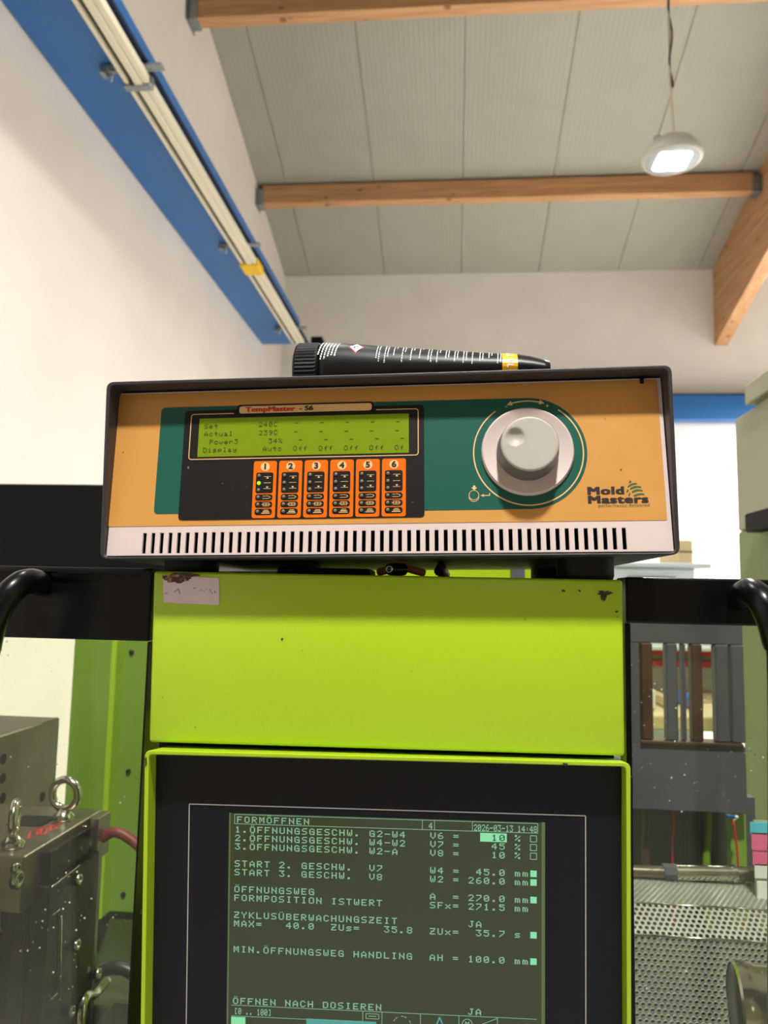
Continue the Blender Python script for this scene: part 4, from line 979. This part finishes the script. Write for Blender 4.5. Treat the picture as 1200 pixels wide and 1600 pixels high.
def eye_bolt(px, py, Y, yaw, label, rpx=20, s=1.0):
    c = PY(px, py, Y); R_ = .0165*s; z0 = zm
    t = empty('eye_bolt', (c.x, Y, z0), label, 'eye bolt')
    b = bm_new(); u = Vector((math.cos(yaw), math.sin(yaw), 0)); cc = Vector((c.x, Y, z0+.010+R_+.003))
    n1, n2 = 40, 12; rr2 = .0045*s; G = []
    for i in range(n1):
        a = 2*math.pi*i/n1; d_ = u*math.cos(a)+Vector((0, 0, 1))*math.sin(a); nn = Vector((-u.y, u.x, 0))
        G.append([b.verts.new(cc+d_*(R_+rr2*math.cos(2*math.pi*k/n2))+nn*rr2*math.sin(2*math.pi*k/n2)) for k in range(n2)])
    for i in range(n1):
        for k in range(n2): b.faces.new((G[i][k], G[(i+1) % n1][k], G[(i+1) % n1][(k+1) % n2], G[i][(k+1) % n2])).smooth = True
    obj('ring', b, M['steelbrt'], t)
    b = bm_new(); lathe(b, (c.x, Y, z0+.0002), (0, 0, 1), [(0, 0), (.0115*s, 0), (.012*s, .002), (.012*s, .005), (.008*s, .009), (.005*s, .013), (0, .014)], 24); obj('collar', b, M['steelbrt'], t)
eye_bolt(100, 1268, .90, -.1, 'galvanised eye bolt standing at the far corner of the mould')
eye_bolt(20, 1320, .80, 1.98, 'galvanised eye bolt at the left edge, seen edge on', s=1.0)
# red paint scribble on the mould's top
TF = Fr((0, 0, zm+.0004), Matrix(((1, 0, 0), (0, 0, 1), (0, 1, 0))))
b = bm_new()
def zseg(bm, a, c, th, z):
    A = PZ(*a, z); B = PZ(*c, z); d_ = (B-A).normalized(); n_ = Vector((-d_.y, d_.x, 0))*th/2; poly(bm, [A+n_, A-n_, B-n_, B+n_])
for a, c in (((45, 1308), (47, 1300)), ((40, 1311), (52, 1306)), ((47, 1300), (62, 1298)), ((58, 1304), (60, 1296)), ((62, 1304), (66, 1294)), ((66, 1294), (74, 1296)), ((74, 1296), (70, 1303)), ((70, 1303), (62, 1304)), ((78, 1298), (80, 1290)), ((80, 1290), (90, 1292)), ((90, 1292), (84, 1297)), ((84, 1297), (78, 1298)), ((88, 1290), (96, 1284)), ((50, 1294), (96, 1287))):
    zseg(b, a, c, .0022, zm+.0004)
obj('red_marking', b, M['red'], t, fixn=False, label='red hand painted marking')
b = bm_new(); a = PZ(40, 1282, zm+.0003); box(b, WF, a.x-.012, a.x+.03, a.y-.02, a.y+.02, zm-.001, zm+.0006); obj('pocket', b, M['blackmat'], t)
b = bm_new(); hz_ = [PXc(158, 1310, xm+.008), PY(180, 1300, .93), PY(205, 1312, .93), PY(225, 1335, .93), PY(240, 1400, .93), PY(248, 1480, .93)]
tube(b, spline(hz_, 8), .0062, 12); obj('red_hose', b, M['redhose'], None, 'dark red hose curving out of the far side of the mould', 'hose')
b = bm_new(); hz_ = [PY(148, 1528, 1.0), PY(165, 1515, 1.0), PY(190, 1512, 1.0), PY(215, 1526, 1.0), PY(245, 1560, 1.0)]
tube(b, spline(hz_, 8), .0085, 12); obj('black_hose', b, M['blackhose'], None, 'thick black hose low behind the left window', 'hose')
b = bm_new(); p = PY(143, 1545, 1.06); q = PY(238, 1560, 1.06); box(b, WF, p.x, q.x, 1.02, 1.10, .7805, p.z, .002, 1)
t = empty('steel_ledge', ((p.x+q.x)/2, 1.06, .7805), 'low grey steel ledge under the thick black hose', 'ledge'); obj('ledge_body', b, M['steel'], t)
p2 = PY(199, 1551, 1.02); b = bm_new(); lathe(b, (p2.x, 1.06, p.z), (0, 0, 1), [(0, 0), (.007, 0), (.007, .003), (0, .003)], 12); obj('screw', b, M['blackmat'], t)
b = bm_new(); A = PY(148, 1553, .86); B = PY(128, 1572, .80); 
tube(b, spline([A+Vector((0, .03, .0)), A, B, B+Vector((0, 0, -.08)), B+Vector((0, 0, -.30))], 6), .0052, 10)
obj('bent_rod', b, M['steelbrt'], None, 'bent bright steel rod low in front of the mould', 'rod')
b = bm_new(); p = PY(150, 1570, .98); box(b, WF, p.x+.01, p.x+.09, .93, 1.01, .7805, p.z-.01, .003, 1)
t = empty('black_block', (p.x+.05, .97, .7805), 'dark block beside the bent steel rod', 'block'); obj('block_body', b, M['steeldark'], t)

# right interior -------------------------------------------------
# slotted guard plate
YG = 1.20
def gx(px): return PY(px, 1085, YG).x
def gzv(py): return PY(1080, py, YG).z
t = empty('slotted_guard', ((gx(985)+gx(1160))/2, YG, .8), 'dark steel guard with upright bars behind the right window', 'guard')
zo1, zo0, zlo = gzv(1006), gzv(1164), gzv(1268)
b = bm_new(); box(b, WF, gx(972), gx(1163), YG, YG+.02, zo1, 1.555, .001, 1); box(b, WF, gx(972), gx(999), YG, YG+.02, zo0, zo1); obj('upper_plate', b, M['greyplate'], t)
b = bm_new(); box(b, WF, gx(972), gx(1163), YG, YG+.02, zlo, zo0, .001, 1); obj('lower_plate', b, M['greyplate'], t)
b = bm_new(); box(b, WF, gx(999), gx(1158), YG-.006, YG+.03, zo0, zo0+.005, .001, 1); obj('sill', b, M['brown'], t)
for a, c, mk in ((1002, 1020, 'brown'), (1041, 1059, 'greyplate'), (1067, 1072, 'greyplate'), (1081, 1098, 'brown'), (1118, 1139, 'greyplate'), (1143, 1163, 'greyplate')):
    b = bm_new(); box(b, WF, gx(a), gx(c), YG-.002, YG+.018, zo0+.0052, zo1-.0002, .002, 1); obj('guard_bar', b, M[mk], t)
b = bm_new(); box(b, WF, gx(972), gx(976), YG-.03, YG+.01, .7805, 1.555); obj('edge_post', b, M['green'], t)
# dark cavity below it with hoses
b = bm_new(); box(b, WF, gx(960), gx(1215), YG+.10, YG+.12, .7805, zlo, 0); obj('back_sheet', b, M['greyplate'], t)
b = bm_new(); box(b, WF, gx(1147), gx(1172), YG+.03, YG+.05, .95, zlo+.001, .001, 1); obj('green_sheet', b, M['green'], t)
for px, r, mk, nm, lb in ((1019, .0065, 'brown', 'brown_hose', 'brown vertical hose behind the perforated cover'), (1063, .0016, 'red', 'red_wire', 'thin red wire between the hoses, left of the black one'), (1096, .012, 'blackhose', 'black_hose', 'thick black vertical hose under the slotted guard'), (1118, .006, 'green', 'green_hose', 'green vertical hose under the slotted guard')):
    A = PY(px, 1262, YG+.0); B = PY(px+3, 1360, YG+.0)
    b = bm_new(); tube(b, spline([A+Vector((0, .05, 0)), A*.6+B*.4+Vector((.004, .05, 0)), B+Vector((0, .05, 0)), B+Vector((.003, .05, -.2))], 5), r, 10); obj(nm, b, M[mk], None, lb, 'hose' if 'hose' in nm else 'wire')
A = PY(1146, 1282, YG-.01); B = PY(1154, 1358, YG-.01); b = bm_new(); tube(b, spline([A, A*.5+B*.5+Vector((.001, 0, 0)), B, B+Vector((.006, 0, -.1))], 5), .0016, 8)
t = empty('red_wire', A, 'thin red wire with blue connector beside the green sheet', 'wire'); obj('wire', b, M['red'], t)
b = bm_new(); A2 = PY(1134, 1274, YG-.01); B2 = PY(1148, 1276, YG-.01); C2 = PY(1153, 1277, YG-.01); tube(b, [A2, B2], .0022, 8); obj('connector', b, M['bluebin'], t); b = bm_new(); tube(b, [B2, C2], .0024, 8); tube(b, [C2, A], .0012, 6); obj('connector_end', b, M['white'], t)
# steel pipe
YP = 1.05
t = empty('steel_pipe', PY(1090, 1375, YP), 'horizontal steel pipe with collar above the perforated cover', 'pipe')
def pseg(nm, pa, pb, r, m, n=20):
    b = bm_new(); A = PY(*pa, YP); B = PY(*pb, YP); tube(b, [A, B], r, n); obj(nm, b, m, t, auto=40)
pseg('pipe_end', (985, 1361), (1036, 1363), .0075, M['steel']); pseg('collar', (1036, 1362), (1056, 1363), .0105, M['greyplate'], 8)
pseg('pipe_body', (1056, 1363.5), (1143, 1365), .0095, M['steelbrt']); pseg('pipe_ring', (1143, 1365), (1150, 1365), .0105, M['steelbrt']); pseg('pipe_tail', (1150, 1365), (1230, 1368), .0085, M['steel'])
# perforated cover: top slope, upper face, lower face (one bent sheet with real holes)
YQ = .93
def perf(bm, A, B, D_, nu, nv, stag=True, r=.33):
    """sheet spanned by A->B (width) and A->D_ (height) with hexagonal holes"""
    eu = (B-A)/nu; ev = (D_-A)/nv; nrm_ = eu.cross(ev).normalized()*.0012
    for j in range(nv):
        for i in range(nu+1):
            o = A+eu*(i-(.5 if j % 2 else 0))+ev*j
            cc = o+eu*.5+ev*.5
            sq = [o, o+eu*.5, o+eu, o+eu+ev*.5, o+eu+ev, o+eu*.5+ev, o+ev, o+ev*.5]
            an = [225, 270, 315, 0, 45, 90, 135, 180]
            hx = [cc+eu*(r*math.cos(math.radians(a)))+ev*(r*1.05*math.sin(math.radians(a))) for a in an]
            S_ = [bm.verts.new(p) for p in sq]; H_ = [bm.verts.new(p) for p in hx]; K_ = [bm.verts.new(p+nrm_) for p in hx]
            for k in range(8):
                l = (k+1) % 8; bm.faces.new((S_[k], S_[l], H_[l], H_[k])); bm.faces.new((H_[k], H_[l], K_[l], K_[k]))
t = empty('perforated_cover', PY(1090, 1590, YQ), 'perforated sheet steel cover seen through the right window', 'cover')
m_perf = mat('perforated_steel', (190, 188, 184), .4, .35, var=.1, vscale=12)
xA = PY(984, 1465, YQ).x; xB = PY(1240, 1465, YQ).x
z1 = PY(1090, 1466, YQ).z; zlow = PY(1090, 1640, YQ).z
Y2 = YQ+.035; z2 = PY(1090, 1416, Y2).z; Y3 = 1.06; z3 = PY(1090, 1374, Y3).z
ph = (xB-xA)/26
for nm, a_, d_, in (('lower_face', (YQ, zlow), (YQ, z1)), ('upper_face', (YQ, z1), (Y2, z2)), ('top_face', (Y2, z2), (Y3, z3))):
    A = Vector((xA, a_[0], a_[1])); B = Vector((xB, a_[0], a_[1])); D_ = Vector((xA, d_[0], d_[1]))
    L_ = (D_-A).length; nv = max(2, round(L_/(ph*.87))); b = bm_new(); perf(b, A, B, D_, 26, nv)
    o = obj(nm, b, m_perf, t, fixn=False); o['label'] = 'perforated sheet'
b = bm_new(); 
for (yy, zz) in ((YQ, z1), (Y2, z2)): tube(b, [(xA, yy, zz), (xB, yy, zz)], .0013, 6)
obj('bend_edges', b, M['steelbrt'], t, label='bright bent edges')
b = bm_new(); box(b, WF, xA, xB, YQ+.05, YQ+.055, .7805, z1-.01); obj('inner_sheet', b, M['greyplate'], t)
# cylinder bottom right
t = empty('steel_cylinder', PY(1190, 1600, .80), 'thick steel cylinder at the lower right corner behind the window', 'cylinder')
cy = PY(1165, 1572, .80); rcy = .80*57/1200
b = bm_new(); lathe(b, cy, (1, -.12, .0), [(rcy*.93, -.010), (rcy*.99, -.008), (rcy, -.004), (rcy, .006), (rcy*.96, .008), (rcy*.96, .25)], 48); obj('cylinder_body', b, M['steelbrt'], t, auto=40)
b = bm_new(); lathe(b, cy, (1, -.12, .0), [(0, -.0095), (rcy*.925, -.0095), (rcy*.93, -.009)], 48); obj('end_face', b, M['steeldark'], t)
# cabinet on the right
YK = 1.62; p = PY(1148, 655, YK); xk = p.x; zk = p.z; q = PY(1150, 830, YK).z
t = empty('machine_cabinet', (xk+.3, 1.35, .8), 'tall grey green machine cabinet with black ledge at the right edge', 'cabinet')
b = bm_new(); box(b, WF, xk, xk+.6, 1.22, YK, q, zk, .004, 2); obj('upper_section', b, M['olive'], t, label='grey upper section')
b = bm_new(); box(b, WF, xk, xk+.6, 1.22, YK, .7805, q-.001, .004, 1); obj('lower_section', b, M['olivegreen'], t, label='olive green lower section')
yc = PXc(1166, 645, xk-.01).y
b = bm_new(); box(b, WF, xk-.012, xk+.6, 1.20, yc, zk+.006, zk+.045, .002, 1); box(b, WF, xk+.006, xk+.59, 1.21, yc-.01, zk+.0002, zk+.006); obj('lid', b, M['olive'], t)
zl0 = PY(1145, 832, 1.50).z; zl1 = PY(1145, 803, 1.50).z
b = bm_new(); box(b, WF, xk-.03, xk-.0003, 1.24, 1.50, zl0, zl1, .003, 1); obj('ledge', b, M['blackmat'], t, label='black ledge')
# notice cards on the inner side of the cabinet / door
YN = 1.0
t = empty('notice_cards', PY(1190, 1400, YN), 'stack of cyan, pink and white cards at the right edge', 'cards')
for a_, b2, y0, y1, mk in ((1173, 1240, 1288, 1303, 'cyan'), (1175, 1240, 1304, 1328, 'pink'), (1177, 1240, 1334, 1352, 'pink'), (1180, 1240, 1353, 1372, 'white'), (1184, 1240, 1380, 1406, 'white')):
    A = PY(a_, y1, YN); B = PY(b2, y0, YN); b = bm_new(); box(b, WF, A.x, B.x, YN, YN+.002, A.z, B.z); obj('card', b, M[mk], t)
A = PY(1186, 1409, YN); B = PY(1240, 1286, YN); b = bm_new(); box(b, WF, A.x-.002, B.x, YN+.0022, YN+.006, A.z, B.z); obj('backing_board', b, M['olive'], t)

# ================================================================ FAR BACKGROUND (right)
YS = 3.2
def P3(px, py): return PY(px, py, YS)
a = P3(955, 878); c = P3(1086, 900)
t = empty('white_cabinet', ((a.x+c.x)/2, YS+.25, 0), 'pale grey cabinet in the background right of the controller', 'cabinet')
b = bm_new(); box(b, WF, .35, c.x, YS, YS+.5, 0, a.z-.02, .004, 1); obj('cabinet_body', b, M['palegrey'], t)
b = bm_new(); box(b, WF, .33, c.x+.06, YS-.02, YS+.52, a.z-.0198, a.z, .004, 1); obj('cabinet_top', b, M['palegrey'], t)
b = bm_new(); A = P3(980, 896); B = P3(1055, 890); box(b, WF, A.x, B.x, YS-.01, YS-.0003, a.z-.075, a.z-.055); obj('handle', b, M['galv'], t)
A = P3(1066, 877); B = P3(1100, 843); b = bm_new(); box(b, WF, A.x, B.x-.03, YS+.05, YS+.35, a.z+.0005, B.z, .003, 1)
t = empty('cardboard_box', ((A.x+B.x)/2, YS+.2, a.z), 'beige cardboard box on the pale grey cabinet', 'box'); obj('carton', b, M['card'], t)
b = bm_new(); box(b, WF, A.x-.001, B.x-.029, YS+.048, YS+.0498, B.z-.05, B.z-.045); obj('lid_edge', b, M['brown'], t)
# workbench with bins seen between the guard bars
YW = 2.3
def P4(px, py): return PY(px, py, YW)
bz = P4(1080, 1120).z; 
t = empty('workbench', (1.1, YW+.3, 0), 'workbench seen between the guard bars', 'workbench')
b = bm_new(); box(b, WF, .45, 1.9, YW, YW+.7, bz-.04, bz, .004, 1); obj('bench_top', b, M['card'], t)
for xx in (.5, 1.8):
    for yy in (YW+.04, YW+.6): b = bm_new(); box(b, WF, xx, xx+.05, yy, yy+.05, 0, bz-.0402); obj('leg', b, M['greyplate'], t)
b = bm_new(); box(b, WF, .47, 1.88, YW+.66, YW+.68, bz+.0, bz+.335); obj('back_board', b, M['palegrey'], t)
b = bm_new(); box(b, WF, .47, 1.88, YW+.40, YW+.655, bz+.16, bz+.17); obj('shelf_board', b, M['palegrey'], t)
for z_ in (.09, .13): b = bm_new(); box(b, WF, .47, 1.88, YW+.60, YW+.655, bz+z_, bz+z_+.022); obj('red_rail', b, M['red'], t, label='red rail')
for px0, px1, py0, py1, mk, lb in ((1021, 1039, 1006, 1030, 'bluebin', 'blue plastic bin high up between the first two guard bars'), (1101, 1118, 1108, 1128, 'bluebin', 'blue plastic bin low down between the right guard bars'), (1060, 1068, 1120, 1140, 'card', 'beige carton between the thin guard bars'), (1022, 1040, 1115, 1150, 'white', 'white carton low between the first two guard bars')):
    A = P4(px0, py1); B = P4(px1, py0); z0 = max(A.z, bz+.0005)
    if mk == 'bluebin' and py0 < 1050: z0 = bz+.1705
    b = bm_new(); hh = max(B.z-A.z, .04)
    yb0 = YW+.42 if z0 > bz+.1 else YW+.1
    box(b, WF, A.x, B.x, yb0, yb0+.2, z0, z0+hh, .008, 1)
    obj('storage_bin', b, M[mk], None, lb, 'bin')
def cupboard(x0, x1, y0, y1, h, m, label):  # unseen cupboards, added so the screen has something tan to mirror
    t = empty('added_cupboard', ((x0+x1)/2, (y0+y1)/2, 0), label, 'cupboard')
    b = bm_new(); box(b, WF, x0, x1, y0, y1, .05, h, .004, 1); obj('cupboard_body', b, m, t)
    b = bm_new(); box(b, WF, x0+.03, x1-.03, y0+.03, y1-.03, 0, .0498); obj('plinth', b, M['blackmat'], t)
    xm_ = (x0+x1)/2
    for a_, c_, hx in ((x0+.01, xm_-.003, xm_-.04), (xm_+.003, x1-.01, xm_+.02)):
        b = bm_new(); box(b, WF, a_, c_, y1+.0003, y1+.018, .07, h-.02, .002, 1); d_ = obj('cupboard_door', b, m, t)
        b = bm_new(); box(b, WF, hx, hx+.02, y1+.0183, y1+.03, h*.55, h*.55+.12, .002, 1); obj('handle', b, M['blackmat'], d_)
cupboard(-1.06, -.62, -2.3, -1.85, 1.25, mat('tan_paint', (190, 168, 128), .5), 'tan cupboard added behind the camera for a reflection at the left of the screen')
cupboard(-.46, -.26, -2.3, -2.0, .62, mat('tan_paint_low', (176, 160, 120), .5), 'low narrow tan cupboard added behind the camera for a reflection low in the screen')
print('objects', len(bpy.data.objects))
